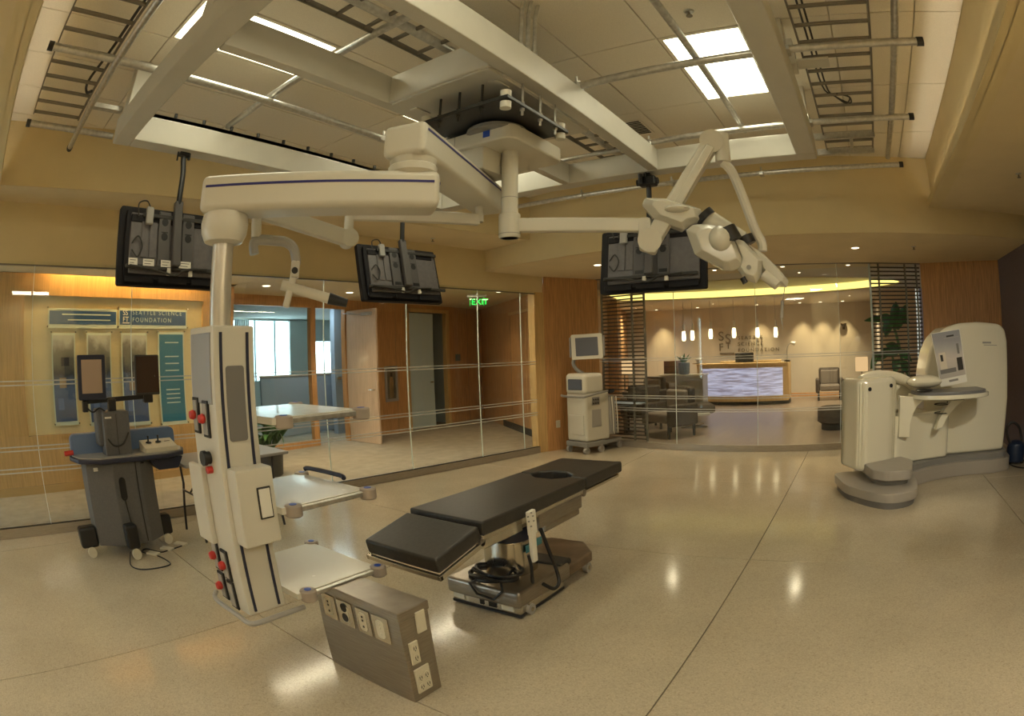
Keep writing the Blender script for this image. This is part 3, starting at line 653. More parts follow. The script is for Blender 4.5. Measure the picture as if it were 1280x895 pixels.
obj('elbow', MB().lathe([(.10, 2.50), (.125, 2.52), (.125, 2.55), (.115, 2.56), (.12, 2.59)], CE, 28), WHITE, pe)
b1 = obj('lower_arm', arm(MB(), CE, CB, .22, 2.33, 2.515, .035, .13, .13), WHITE, pe)
d = (CB - CE).normalized(); n = Vector((-d.y, d.x, 0))
if n.dot(-CE) < 0: n = -n
obj('stripe', MB().bar(CE - d * .10 + n * .1105 + Vector((0, 0, 2.455)), CB + d * .10 + n * .1105 + Vector((0, 0, 2.455)), .003, .012), BLUE, b1)
obj('stripe', MB().bar(CE - d * .1315 - n * .08 + Vector((0, 0, 2.455)), CE - d * .1315 + n * .08 + Vector((0, 0, 2.455)), .003, .012), BLUE, b1)
obj('column_collar', MB().lathe([(.07, 2.19), (.105, 2.20), (.125, 2.24), (.13, 2.29), (.12, 2.335)], CB, 32), WHITE, pe)
obj('column', MB().cyl((CB.x, CB.y, 1.79), (CB.x, CB.y, 2.21), .057, n=32), mat('column_silver', (.55, .52, .46), .3, .5), pe)
tw = obj('tower', MB().box((1.13, 2.42, .43), (1.37, 2.73, 1.80), .012, 2), WHITE, pe)
for x in (1.165, 1.318): obj('slot', MB().box((x, 2.412, .45), (x + .014, 2.425, 1.77)), DARKBLUE, tw)
obj('recess_panel', MB().prism([(a + 1.25, b + 1.45) for a, b in rrect(.105, .34, .015)], 2.4155, 2.425, lambda a, b, c: Vector((a, c, b))), PANELG, tw)
obj('side_panel', MB().box((1.124, 2.45, 1.45), (1.133, 2.70, 1.77), .003, 1), mat('brushed_panel', (.35, .35, .36), .35, .5), tw)
fb = obj('front_box', MB().box((1.155, 2.325, .80), (1.375, 2.45, 1.165), .014, 2), WHITE, pe)
obj('cover_plate', MB().box((1.265, 2.318, .925), (1.345, 2.327, 1.075), .003, 1), BLACK2, fb)
obj('plate_face', MB().box((1.273, 2.314, .933), (1.337, 2.32, 1.067), .002, 1), LABELW, fb)
sb = obj('side_box', MB().box((1.098, 2.62, .76), (1.135, 2.80, 1.15), .010, 2), WHITE, pe)
def outlet(y, z, h=.17, red=True, w=.075):
    o = obj('gas_outlet', MB().box((1.118, y - w / 2, z - h / 2), (1.132, y + w / 2, z + h / 2), .003, 1), BLACK, tw)
    obj('outlet_face', MB().box((1.113, y - w * .32, z - h * .42), (1.119, y + w * .32, z + h * .42), .002, 1), GREYPL, o)
    if red: obj('outlet_knob', MB().lathe([(.02, 0), (.024, .012), (.018, .03), (.006, .034)], (0, 0, 0), 14).xf(Matrix.Translation((1.112, y, z + h * .02)) @ Matrix.Rotation(-PI / 2, 4, 'Y')), RED, o)
outlet(2.66, 1.39); outlet(2.535, 1.38)
outlet(2.665, .69, .16); outlet(2.56, .665, .16); outlet(2.665, .525, .15); outlet(2.56, .505, .15, False)
obj('hose_socket', MB().cyl((1.135, 2.55, 1.20), (1.10, 2.55, 1.20), .03).cyl((1.105, 2.55, 1.20), (1.085, 2.55, 1.20), .036), BLACK, tw)
obj('outlet_knob', MB().cyl((1.13, 2.54, 1.145), (1.10, 2.54, 1.145), .018), RED, tw)
obj('floor_rail', MB().tube(smooth([(1.12, 2.78, .455), (1.085, 2.74, .43), (1.085, 2.5, .43), (1.085, 2.37, .43), (1.12, 2.335, .43), (1.25, 2.335, .43), (1.43, 2.335, .43)], 4), .014, 10), GREYPL, pe)
def shelf(z, x0=1.37, x1=1.93, y0=2.27, y1=2.90):
    s = obj('shelf', MB().box((x0, y0 + .01, z - .035), (x1, y1, z), .006, 2), WHITE2, pe)
    obj('edge_rail', MB().box((x0 + .09, y0 - .012, z - .032), (x1 - .03, y0 + .012, z - .006), .004, 1), GALV, s)
    obj('edge_rail', MB().box((x1 - .012, y0 + .03, z - .032), (x1 + .012, y1 - .03, z - .006), .004, 1), GALV, s)
    for x, y in ((x0 + .07, y0 + .01), (x1, y0), (x1, y1)):
        c = obj('corner_bumper', MB().lathe([(.04, -.052), (.046, -.046), (.046, .000), (.040, .006), (.02, .007)], (x, y, z), 20), TAUPE, s)
        obj('bumper_dot', MB().cyl((x, y, z + .006), (x, y, z + .009), .02, n=14), BLUEL, c)
    return s
shelf(.535); s2 = shelf(.97); shelf(1.385)
obj('shelf_handle', MB().tube(smooth([(1.955, 2.50, .99), (1.965, 2.55, 1.0), (1.965, 2.85, 1.0), (1.955, 2.9, .99)], 4), .014, 8), DARKBLUE, s2)
# ------------------------------------------------------------------ slender arm with the clamp head, left of the mount
la = thing('instrument_holder', 'slender white spring arm with bent tube and black-tipped handle', 'spring arm', (2.93, 2.24, 2.585))
p0 = Vector((2.93, 2.24, 2.50)); p1 = Zp(437, 268, 2.49)
obj('boom', MB().bar(p0, p1, .05, .075, .012), WHITE, la)
obj('drop_tube', MB().cyl((2.93, 2.24, 2.485), (2.93, 2.24, 2.59), .028), WHITE, la)
obj('post', MB().cyl(p1 + Vector((0, 0, .05)), p1 + Vector((0, 0, -.14)), .03, n=16), WHITE, la)
q1 = p1 + Vector((0, 0, -.15)); dq = math.hypot(q1.x, q1.y)
q2 = W(322, 262, dq - .35)
obj('spring_arm', MB().bar(q1, q2, .06, .10, .02), WHITE, la)
obj('joint', MB().cyl(q1 + Vector((-.02, -.045, 0)), q1 + Vector((.02, .045, 0)), .055, n=20), WHITE, la)
dl = dq - .35
def L(px, py): return W(px, py, dl)
obj('swivel', MB().cyl(L(322, 240), L(321, 272), .042, n=16).cyl(L(321, 272), L(320, 297), .03, n=16), WHITE, la)
obj('bent_tube', MB().tube(smooth([L(318, 318), L(317, 305), L(323, 300), L(345, 301), L(358, 303), L(367, 311), L(370, 325), L(370, 330)], 4), .028, 10), GREYPL, la)
h = obj('head_block', MB().bar(L(370, 326), L(368, 348), .06, .05, .012), WHITE, la)
obj('pivot_pin', MB().cyl(L(368.5, 338), W(368.5, 338, dl - .04), .018, n=12), BLACK, h)
obj('grip', MB().bar(L(367, 346), L(357, 385), .045, .04, .012), WHITE, la)
hb = obj('handle', MB().cyl(L(352, 356), L(414, 374), .028, n=14), WHITE, la)
obj('handle_tip', MB().cyl(L(411, 373), L(434, 379), .032, .022, n=14), BLACK, hb)
# ================================================================== SURGICAL MICROSCOPE
TD = 3.55; TC = W(637, 250, TD); TX, TY = TC.x, TC.y; TZ = W(635, 298, TD).z; AZ = W(650, 282, TD).z; DM = 3.65
ms = thing('surgical_microscope', 'cream ceiling-mounted surgical microscope with jointed arms and angled head', 'microscope', (TX, TY, 2.915))
obj('drop_column', MB().cyl((TX, TY, TZ), (TX, TY, 2.916), .053, n=28).lathe([(.062, TZ), (.068, TZ + .01), (.068, TZ + .15), (.062, TZ + .155)], (TX, TY, 0), 28), WHITE, ms)
obj('column_ring', MB().cyl((TX, TY, 2.60), (TX, TY, 2.605), .0545, n=28), GREYPL, ms); obj('column_ring', MB().cyl((TX, TY, TZ + .022), (TX, TY, TZ + .027), .0695, n=28), GREYPL, ms)
def S(px, py, d=DM): return W(px, py, d)
e1 = S(805, 282)
obj('horizontal_arm', MB().bar((TX, TY, AZ), e1, .07, .09, .016), WHITE, ms)
obj('elbow_yoke', MB().bar(S(805, 273), S(808, 312), .11, .09, .025), WHITE, ms)
obj('elbow_hub', MB().cyl(S(812, 300, DM - .07), S(812, 300, DM + .07), .075, n=24).bar(S(800, 305), S(822, 312), .11, .075, .018), WHITE, ms)
obj('lift_arm', MB().bar(S(812, 306), S(890, 177), .115, .11, .026), WHITE, ms)
obj('lift_arm_cover', MB().bar(S(838, 270, DM - .05), S(888, 182, DM - .05), .04, .06, .014), WHITE2, ms)
obj('shoulder_hub', MB().cyl(S(889, 176, DM - .07), S(889, 176, DM + .06), .078, n=24), WHITE, ms)
obj('down_tube', MB().cyl(S(902, 168), S(904, 203), .046, .052, n=18), WHITE, ms)
obj('carrier_arm', MB().tube(smooth([S(904, 203), S(915, 215), S(930, 250), S(944, 288), S(952, 303), S(953, 314)], 4), .032, 10), WHITE, ms)
def blob(pts, th, m, name, d0=DM, parent=ms, bev=.02):
    """faceted housing: outline traced as a slab of thickness th facing the viewer, edges rounded"""
    c = S(*pts[0], d0); nrm = (CPOS - c); nrm.z = 0; nrm.normalize()
    P = [Pl(px, py, c, nrm) for px, py in pts]
    ctr = sum(P, Vector()) / len(P); k = len(P); t = bmesh.new()
    F = [t.verts.new(p.lerp(ctr, .32) + nrm * th / 2) for p in P]; A = [t.verts.new(p + nrm * th * .18) for p in P]; B = [t.verts.new(p.lerp(ctr, .12) - nrm * th / 2) for p in P]
    t.faces.new(F); t.faces.new(B[::-1])
    for i in range(k): t.faces.new((F[i], F[(i + 1) % k], A[(i + 1) % k], A[i]))
    for i in range(k): t.faces.new((A[i], A[(i + 1) % k], B[(i + 1) % k], B[i]))
    bmesh.ops.recalc_face_normals(t, faces=list(t.faces)); bmesh.ops.bevel(t, geom=list(t.edges), offset=bev * .3, segments=2, profile=.5, affect='EDGES')
    mb = MB(); mb._add(t); return obj(name, mb, m, parent, smooth=24)
blob([(802, 258), (806, 249), (833, 250), (876, 263), (880, 279), (864, 282), (855, 289), (817, 275)], .21, WHITE2, 'upper_body', DM - .02, bev=.03)
obj('upper_dome', MB().ball(S(846, 262, DM - .09), .065, (1.3, 1.3, .45)), WHITE2, ms)
obj('joint_ring', MB().cyl(S(878, 268, DM - .02), S(884, 274, DM - .02), .07, n=24), BLACK, ms)
obj('neck', MB().cyl(S(880, 271, DM), S(928, 300, DM), .064, .055, n=20), WHITE2, ms)
blob([(857, 289), (866, 282), (884, 281), (901, 285), (915, 296), (926, 320), (930, 334), (915, 340), (905, 339), (868, 319)], .20, WHITE2, 'main_body', DM - .10, bev=.028)
obj('main_dome', MB().ball(S(900, 299, DM - .17), .075, (1, 1, 1.1)), WHITE2, ms)
obj('dome_ring', MB().cyl(S(905, 287, DM - .14), S(914, 303, DM - .14), .075, n=20), BLACK, ms)
obj('joint_ring', MB().cyl(S(930, 296, DM - .02), S(935, 306, DM - .02), .056, n=20), BLACK, ms)
blob([(916, 297), (930, 302), (953, 326), (952, 345), (945, 355), (930, 350), (922, 338), (926, 322)], .14, WHITE2, 'optics_body', DM - .08, bev=.022)
blob([(935, 305), (955, 318), (975, 338), (986, 352), (983, 360), (965, 355), (950, 335)], .10, WHITE2, 'binocular_head', DM - .02, bev=.018)
obj('eyepiece', MB().cyl(S(955, 343, DM - .1), S(972, 357, DM - .12), .036, .032, n=16), WHITE2, ms)
obj('eyepiece_cup', MB().cyl(S(928, 347, DM - .14), S(932, 354, DM - .14), .018, n=12), BLACK, ms)
obj('button', MB().cyl(S(936, 334, DM - .16), S(936, 334, DM - .14), .015, n=12), GREYPL, ms)
t = thing('dangling_probe', 'small grey probe hanging below the microscope head', 'probe', S(979, 376))
obj('hanging_cord', MB().tube(smooth([S(981, 358), S(980, 366), S(978, 376)], 3), .003, 6), GREYPL, t)
obj('probe_body', MB().bar(S(978, 376), S(977, 398), .02, .02, .004).cyl(S(976, 395), S(979, 412), .006, .002, n=8), GREYPL, t)
# ================================================================== HANGING MONITORS (seen from behind)
def monitor(center, xdir, tilt, label, top, bars, labels):
    xd = Vector(xdir).normalized(); up0 = Vector((0, 0, 1)); nb = xd.cross(up0)          # back normal before tilt
    c, s = math.cos(tilt), math.sin(tilt)
    u = up0 * c - nb * s; n = nb * c + up0 * s
    R = Matrix((xd, u, n)).transposed()
    t = thing('wall_display', label, 'monitor', center, rot=R, group='flat displays hung from the ceiling frame')
    w, h = .98, .58
    sh = obj('shell', MB().prism(rrect(w, h, .02, 3), -.055, .0, bev=.008).prism(rrect(w - .10, h - .07, .02, 3), 0, .03, bev=.012), BEZEL, t, local=True)
    obj('screen', MB().box((-w / 2 + .03, -h / 2 + .03, -.058), (w / 2 - .03, h / 2 - .03, -.0545)), SCRDARK, t, local=True)
    bp = obj('back_panel', MB().box((-w / 2 + .09, -h / 2 + .075, .02), (w / 2 - .05, h / 2 - .06, .042), .006, 1), BACKP, t, local=True)
    for x0, x1 in ((-.30, -.235), (-.225, -.155)): obj('vent_column', MB().box((x0, -.10, .042), (x1, .17, .050), .003, 1), BACKP, t, local=True)
    obj('top_vent', MB().box((-.40, h / 2 - .13, .03), (.40, h / 2 - .075, .05), .004, 1), BEZEL, t, local=True)
    for k in range(3): obj('lower_vent', MB().box((-.43 + .30 * k, -h / 2 + .015, .028), (-.17 + .30 * k, -h / 2 + .062, .040), .004, 1), BEZEL, t, local=True)
    for k in range(9): obj('screw', MB().cyl((-.36 + .09 * k, -h / 2 + .11, .040), (-.36 + .09 * k, -h / 2 + .11, .046), .007, n=8), BLACK, t, local=True)
    for x in (-.095, .125):                                   # vertical mounting rails with round cut-outs
        r = obj('mount_rail', MB().box((x - .055, -.16, .044), (x + .055, .25, .066), .005, 1), RAILG, t, local=True)
        for y in (.06, .17): obj('rail_hole', MB().cyl((x, y, .062), (x, y, .0675), .03, n=16).box((x - .03, y + .028, .063), (x + .03, y + .036, .068)), BLACK, r, local=True)
        obj('rail_slot', MB().box((x - .035, -.145, .06), (x + .04, -.115, .069)), BLACK, r, local=True)
    obj('pole_bracket', MB().box((-.028, -.16, .064), (.045, .33, .115), .006, 1), RAILG, t, local=True)
    obj('cross_bar', MB().box((-.30, .195, .05), (.45 if bars else .30, .225, .07), .004, 1).box((-.43, -.185, .045), (.50 if bars else .43, -.155, .068), .004, 1), BLACK2, t, local=True)
    obj('connector', MB().box((-.275, .14, .05), (-.21, .27, .085), .006, 1), GREYPL, t, local=True)
    obj('top_cable', MB().tube(smooth([(-.24, .26, .07), (-.28, .31, .08), (-.35, .29, .07), (-.34, .2, .06)]), .006, 6), BLACK2, t, local=True)
    obj('lower_cable', MB().tube(smooth([(-.40, -.17, .075), (-.2, -.19, .085), (0, -.225, .085), (.1, -.18, .08), (.3, -.165, .08)]), .009, 6), BLACK2, t, local=True)
    obj('loop_cable', MB().tube(smooth([(-.38, .0, .05), (-.33, .05, .06), (-.29, -.02, .06), (-.33, -.1, .06), (-.38, -.05, .055)]), .006, 6), BLACK2, t, local=True)
    for x in (-.06, .14): obj('bracket_tab', MB().box((x, -.22, .05), (x + .03, -.17, .07)), LABELW, t, local=True)
    if labels:
        for x0, x1 in ((-.41, -.33), (-.28, -.18), (-.12, -.03), (.045, .155)):
            o = obj('paper_label', MB().box((x0, -.165, .0695), (x1, -.115, .0715)), LABELW, t, local=True)
            obj('label_print', MB().box((x0 + .012, -.132, .0715), (x1 - .015, -.128, .072)).box((x0 + .012, -.152, .0715), (x1 - .03, -.148, .072)), BLACK2, o, local=True)
    # drop pole from the steelwork
    M = MW[t]; a = M @ Vector((.008, .30, .09)); b = Vector(top)
    obj('drop_pole', MB().tube(smooth([b, b + Vector((0, 0, -.06)), b.lerp(a, .5) + Vector((.01, 0, .03)), a + Vector((0, 0, .05)), a], 4), .024, 10), BLACK, t)
    obj('top_clamp', MB().box(b + Vector((-.05, -.03, -.03)), b + Vector((.05, .03, .0)), .006, 1).cyl(b + Vector((.05, 0, -.05)), b + Vector((.05, 0, .01)), .014, n=8).cyl(b + Vector((-.06, 0, -.07)), b + Vector((-.06, 0, 0)), .008, n=8), BLACK, t)
    return t
monitor((1.515, 4.14, 2.455), (1, 0, 0), math.radians(8), 'black display back with four white labels, hanging at the left', (1.53, 4.155, 3.2), False, True)
monitor((4.06, 4.10, 2.44), (.985, -.17, 0), math.radians(16), 'tilted black display back hanging in the middle above the glass door', (4.06, 4.12, 3.2), True, False)
mr = monitor((4.72, 1.745, 2.42), (0, -1, 0), math.radians(8), 'black display back hanging at the right behind the microscope', (4.735, 1.75, 3.2), False, False)
p = Vector((4.73, 1.75, 3.12))
obj('ptz_camera', MB().box(p + Vector((-.06, -.08, -.04)), p + Vector((.04, .08, .05)), .012, 1).cyl(p + Vector((-.02, -.1, .0)), p + Vector((-.02, .1, .0)), .03).cyl(p + Vector((-.09, .04, -.03)), p + Vector((-.09, .04, .06)), .02), BLACK, mr)
# ================================================================== OPERATING TABLE
ot = thing('operating_table', 'black padded operating table with stainless steel column and base', 'operating table', (3.2, 2.15, 0))
bp = [(2.68, 1.87), (2.68, 2.44), (3.15, 2.46), (3.62, 2.46), (3.80, 2.30), (3.80, 2.02), (3.62, 1.86), (3.15, 1.85)]
obj('base', MB().prism([(2.67, 1.87), (2.67, 2.45), (3.30, 2.45), (3.30, 1.86)], .085, .20, bev=.022, seg=3), STEEL, ot)
obj('base_extension', MB().prism([(3.28, 1.86), (3.28, 2.45), (3.62, 2.45), (3.82, 2.30), (3.82, 2.02), (3.64, 1.86)], .09, .175, bev=.02, seg=3), BRONZE, ot)
obj('base_cover', MB().prism([(3.20, 1.88), (3.20, 2.43), (3.36, 2.43), (3.36, 1.88)], .17, .215, bev=.015), BLACK2, ot)
bl = obj('base_skirt', MB().box((2.70, 1.89, .03), (3.25, 2.43, .09), .004, 1), STEEL2, ot)
for y0, y1, m in ((2.33, 2.42, LABELW), (2.17, 2.20, BLACK), (2.07, 2.13, BLACK), (1.94, 2.03, LABELW)): obj('socket', MB().box((2.694, y0, .045), (2.702, y1, .08)), m, bl)
obj('rubber_edge', MB().box((2.694, 1.886, .008), (3.25, 2.434, .03), .004, 1), BLACK, ot)
for x, y in ((2.80, 1.885), (2.80, 2.42), (3.62, 1.90), (3.62, 2.42)):
    cst = obj('caster', MB().cyl((x, y - .018, .04), (x, y + .018, .04), .04, n=20), GREYPL, ot)
    obj('caster_hub', MB().cyl((x, y - .021, .04), (x, y + .021, .04), .017, n=12).box((x - .02, y - .012, .04), (x + .02, y + .012, .095)), STEEL2, cst)
cx, cy = 3.03, 2.16
obj('column', MB().lathe([(.165, .19), (.175, .20), (.175, .43), (.17, .44)], (cx, cy, 0), 40, 1.0, .92, .78), STEEL2, ot)
obj('bellows', MB().lathe([(.172, .44), (.168, .47), (.145, .52), (.12, .55), (.12, .58)], (cx, cy, 0), 40, 1.0, .92, .78), DARKBLUE, ot)
obj('top_frame', MB().box((2.40, 1.98, .60), (3.66, 2.36, .635), .006, 1).box((2.85, 1.95, .56), (3.35, 2.38, .605), .008, 1), STEEL, ot)
for y in (1.90, 2.43): obj('side_rail', MB().box((2.40, y - .008, .615), (3.60, y + .008, .66), .004, 1), STEEL2, ot)
obj('actuator_box', MB().box((2.98, 1.885, .535), (3.56, 1.975, .635), .012, 2).box((3.03, 1.875, .50), (3.50, 1.95, .545), .01, 1), STEEL, ot)
obj('actuator_box', MB().box((2.40, 1.89, .575), (2.80, 1.945, .64), .008, 1), STEEL2, ot)
obj('seat_pad', MB().prism([(2.40, 1.885), (3.615, 1.885), (3.615, 2.02), (3.585, 2.03), (3.52, 2.10), (3.52, 2.24), (3.585, 2.32), (3.615, 2.33), (3.615, 2.445), (2.40, 2.445)], .655, .74, bev=.014, seg=3), VINYL, ot)
obj('cutout_liner', MB().box((3.50, 1.99, .645), (3.80, 2.36, .657)), BLACK, ot)
obj('leg_pad', MB().prism([(3.63, 1.885), (4.27, 1.885), (4.27, 2.445), (3.63, 2.445), (3.63, 2.33), (3.70, 2.32), (3.77, 2.24), (3.77, 2.12), (3.70, 2.03), (3.63, 2.02)], .655, .74, bev=.014, seg=3), VINYL, ot)
lf = obj('leg_frame', MB().box((3.60, 1.90, .615), (4.24, 2.43, .645), .006, 1), STEEL2, ot)
for y in (1.90, 2.43): obj('clamp', MB().cyl((3.60, y - .015, .635), (3.60, y + .015, .635), .028, n=14), STEEL, lf)
ang = math.atan2(.08, .36)
fm = Matrix.Translation((2.375, 2.165, .722)) @ Matrix.Rotation(-ang, 4, 'Y')
obj('head_pad', MB().box((-.385, -.275, -.09), (0, .275, 0), .016, 3, fm), VINYL, ot)
hf = obj('head_frame', MB().box((-.40, -.285, -.125), (-.375, .285, -.095), .004, 1, fm).box((-.40, -.285, -.125), (.02, -.262, -.095), .004, 1, fm).box((-.40, .262, -.125), (.02, .285, -.095), .004, 1, fm), STEEL2, ot)
for y in (1.90, 2.43): obj('hinge', MB().cyl((2.385, y - .02, .625), (2.385, y + .02, .625), .022, n=12), STEEL, ot)
hc = obj('hand_control', MB().bar(Pl(663, 638, (0, 1.84, 0), (0, 1, 0)), Pl(666, 668, (0, 1.84, 0), (0, 1, 0)), .075, .03, .008, up=(0, -1, 0)).bar(Pl(665, 664, (0, 1.84, 0), (0, 1, 0)), Pl(668, 702, (0, 1.84, 0), (0, 1, 0)), .052, .028, .008, up=(0, -1, 0)), LABELW, ot)
for k, (px, py) in enumerate(((660, 646), (666, 645), (661, 652), (667, 651), (664, 658), (664, 641))):
    q = Pl(px, py, (0, 1.823, 0), (0, 1, 0)); obj('key', MB().box(q - Vector((.006, .003, .004)), q + Vector((.006, .003, .004))), MIDGREY, hc)
obj('bed_cable', MB().tube(smooth([(2.76, 1.84, .44), (2.77, 1.83, .35), (2.78, 1.84, .26), (2.82, 1.86, .23), (2.95, 1.95, .22)]), .010, 8)
    .tube(smooth([(2.93, 1.85, .56), (2.98, 1.83, .40), (3.04, 1.82, .25), (3.03, 1.80, .16), (2.96, 1.80, .14), (2.9, 1.84, .19)]), .013, 8), BLACK, ot)
obj('warning_label', MB().box((2.96, 1.986, .36), (3.06, 1.992, .41)).box((3.09, 1.99, .37), (3.16, 1.997, .42)), mat('sticker_teal', (.06, .24, .30), .5), ot)
t = thing('power_cable', 'coiled black power cable lying on the operating table base', 'cable', (2.86, 2.12, .2))
pts = []
for k in range(5 * 18):
    a = 2 * PI * k / 18; r = .13 + .03 * math.sin(k * .37); pts.append((2.79 + r * .9 * math.cos(a) + .02 * math.sin(k * .11), 2.12 + r * 1.3 * math.sin(a), .213 + .0007 * k + .008 * math.sin(a * 2 + k * .05)))
pts += [(2.70, 2.02, .235), (2.655, 1.98, .20), (2.648, 2.05, .13), (2.65, 2.18, .14), (2.66, 2.24, .20), (2.70, 2.2, .23)]
obj('coil', MB().tube(pts, .0095, 6), BLACK, t)
obj('plug', MB().box((2.83, 2.08, .29), (2.90, 2.17, .33), .008, 1), BLACK, t)
obj('strap', MB().box((2.95, 2.05, .25), (2.975, 2.12, .31), .004, 1), BLACK2, t)
# ================================================================== FLOOR POWER BOX
fb = thing('floor_power_box', 'brushed steel floor pedestal box with outlets on two sides', 'power box', (1.69, 2.10, 0))
obj('body', MB().box((1.585, 1.785, 0), (1.79, 2.425, .515), .006, 2), STEEL, fb)
obj('lid_edge', MB().box((1.58, 1.78, .470), (1.795, 2.43, .518), .004, 1), STEEL, fb)
for y0, y1, m in ((2.26, 2.37, 0), (2.12, 2.24, 1), (1.99, 2.09, 0), (1.86, 1.97, 2)):
    o = obj('socket_plate', MB().box((1.576, y0, .325), (1.586, y1, .465), .003, 1), STEEL2, fb)
    f = obj('socket_face', MB().prism([(a + (y0 + y1) / 2, b + .395) for a, b in rrect(.055, .10, .02)], 1.5735, 1.577, lambda a, b, c: Vector((c, a, b))), OUTLET, o)
    if m == 1:
        for zz in (.43, .375): obj('socket_hole', MB().cyl((1.571, (y0 + y1) / 2, zz), (1.575, (y0 + y1) / 2, zz), .024, n=16), BLACK, o)
    else:
        for zz in (.425, .405, .37): obj('socket_hole', MB().box((1.571, (y0 + y1) / 2 - .006, zz - .006), (1.575, (y0 + y1) / 2 + .004, zz + .006)), BLACK2 if m == 0 else OUTLET, o)
for x0, x1, z0, z1, n in ((1.69, 1.755, .37, .485, 0), (1.615, 1.675, .22, .345, 2), (1.615, 1.72, .045, .19, 4)):
    o = obj('wall_plate', MB().box((x0, 1.775, z0), (x1, 1.786, z1), .003, 1), OUTLET, fb)
    for k in range(n):
        xx = (x0 + x1) / 2 if n == 2 else x0 + .03 + .045 * (k % 2); zz = z0 + .035 + .055 * (k // 2 if n == 4 else k)
        e = obj('receptacle', MB().prism([(a + xx, b + zz) for a, b in rrect(.034, .042, .012)], 1.772, 1.776, lambda a, b, c: Vector((a, c, b))), OUTLET, o)
        obj('slot', MB().box((xx - .009, 1.770, zz - .006), (xx - .006, 1.7725, zz + .010)).box((xx + .006, 1.770, zz - .006), (xx + .009, 1.7725, zz + .010)).cyl((xx, 1.770, zz - .012), (xx, 1.7725, zz - .012), .003, n=8), BLACK, e)
# ================================================================== SURGEON CONSOLE (left)
cn = thing('navigation_console', 'slate grey rolling console with blue worktop and two raised screens', 'console', (1.22, 5.2, 0))
cb = obj('cabinet', MB().prism([(.86, 5.14), (1.12, 4.99), (1.42, 4.99), (1.60, 5.12), (1.60, 5.45), (.86, 5.45)], .10, .83, bev=.012), SLATE, cn)
obj('panel_seam', MB().box((1.365, 4.982, .12), (1.375, 4.995, .82)), BLACK, cb)
obj('grip_recess', MB().prism([(a + 1.20, b + .60) for a, b in rrect(.07, .20, .034)], 4.976, 4.992, lambda a, b, c: Vector((a, c, b))), BLACK, cb)
obj('name_badge', MB().box((.93, 5.075, .755), (1.0, 5.08, .785), mtx=Matrix.Translation((0, -.003, 0))), LABELW, cb)
obj('vent_slots', MB().box((1.40, 4.995, .79), (1.43, 5.0, .805)).box((1.44, 5.0, .79), (1.47, 5.01, .805)), BLACK, cb)
for k, (x, y, hz, ww) in enumerate(((.76, 5.22, .19, .10), (1.19, 4.955, .22, .07), (1.65, 5.22, .19, .08))):
    fo = obj('foot', MB().box((x - ww, y - .06, .085), (x + ww, y + .07, .085 + hz), .03, 3), BLACK, cn)
    obj('caster', MB().cyl((x, y - .075, .05), (x, y - .045, .05), .048, n=18), OUTLET, fo)
    obj('caster_fork', MB().box((x - .02, y - .04, .045), (x + .03, y + .0, .10), .005, 1), BLACK, fo)
obj('power_lead', MB().tube(smooth([(1.20, 4.97, .52), (1.205, 4.96, .42), (1.21, 4.94, .32)]), .007, 6), BLACK, cn)
wk = obj('worktop', MB().prism([(.72, 5.30), (.78, 5.08), (1.0, 4.94), (1.72, 4.90), (1.92, 5.0), (2.0, 5.2), (1.98, 5.42), (.74, 5.42)], .825, .865, bev=.012), DARKBLUE, cn)
obj('worktop_rim', MB().prism([(.75, 5.29), (.80, 5.10), (1.01, 4.965), (1.71, 4.925), (1.90, 5.02), (1.97, 5.2), (1.96, 5.40), (.76, 5.40)], .86, .875, bev=.004), GREYPL, cn)
obj('backsplash', MB().prism([(a + 1.35, b + .955) for a, b in rrect(1.20, .185, .05)], 5.30, 5.40, lambda a, b, c: Vector((a, c, b)), bev=.012), BLUECV, cn)
obj('side_handle', MB().cyl((.66, 5.24, .90), (.76, 5.24, .905), .022, n=12), RED, cn)
po = obj('post', MB().box((1.09, 5.04, .86), (1.375, 5.24, 1.24), .012, 2).box((1.04, 5.12, .95), (1.10, 5.30, 1.26), .012, 1), SLATE, cn)
obj('post_lines', MB().box((1.228, 5.036, .88), (1.232, 5.042, 1.22)), BLACK2, po)
obj('badge', MB().box((1.11, 5.035, 1.185), (1.18, 5.041, 1.20)), LABELW, po)
obj('post_cable', MB().tube(smooth([(1.12, 5.03, 1.02), (1.18, 5.02, .96), (1.28, 5.02, .97), (1.35, 5.03, 1.06)]), .008, 6), BLACK2, po)
kb = obj('control_box', MB().prism([(4.98, .87), (5.20, .87), (5.20, .965), (4.98, .915)], 1.50, 1.86, lambda a, b, c: Vector((c, a, b)), bev=.008), OUTLET, cn)
for x in (1.58, 1.69):
    js = obj('joystick', MB().lathe([(.032, 0), (.028, .008), (.008, .014), (.007, .045), (.014, .055), (.004, .062)], (x, 5.11, .945), 14), BLACK, kb)
obj('legend', MB().box((1.76, 5.10, .946), (1.82, 5.12, .948)), BLACK2, kb)
obj('drawer', MB().prism([(1.52, .82), (1.90, .82), (1.84, .72), (1.62, .72)], 4.97, 5.15, lambda a, b, c: Vector((a, c, b)), bev=.01), DARKBLUE, cn)
obj('screen_arm', MB().bar((.92, 5.16, 1.325), (1.66, 5.16, 1.345), .03, .04, .006).box((1.18, 5.10, 1.22), (1.26, 5.18, 1.34), .006, 1).box((.90, 5.13, 1.24), (.96, 5.19, 1.34), .008, 1).box((1.58, 5.12, 1.29), (1.68, 5.19, 1.42), .008, 1)
    .tube(smooth([(.92, 5.14, 1.30), (1.0, 5.12, 1.24), (1.08, 5.12, 1.27), (1.16, 5.1, 1.22)]), .008, 6), BLACK, cn)
s1 = obj('screen', MB().prism([(a + 1.01, b + 1.525) for a, b in rrect(.30, .37, .015)], 5.10, 5.15, lambda a, b, c: Vector((a, c, b)), bev=.006), DARKBLUE, cn, label='left screen with pale beige lit face')
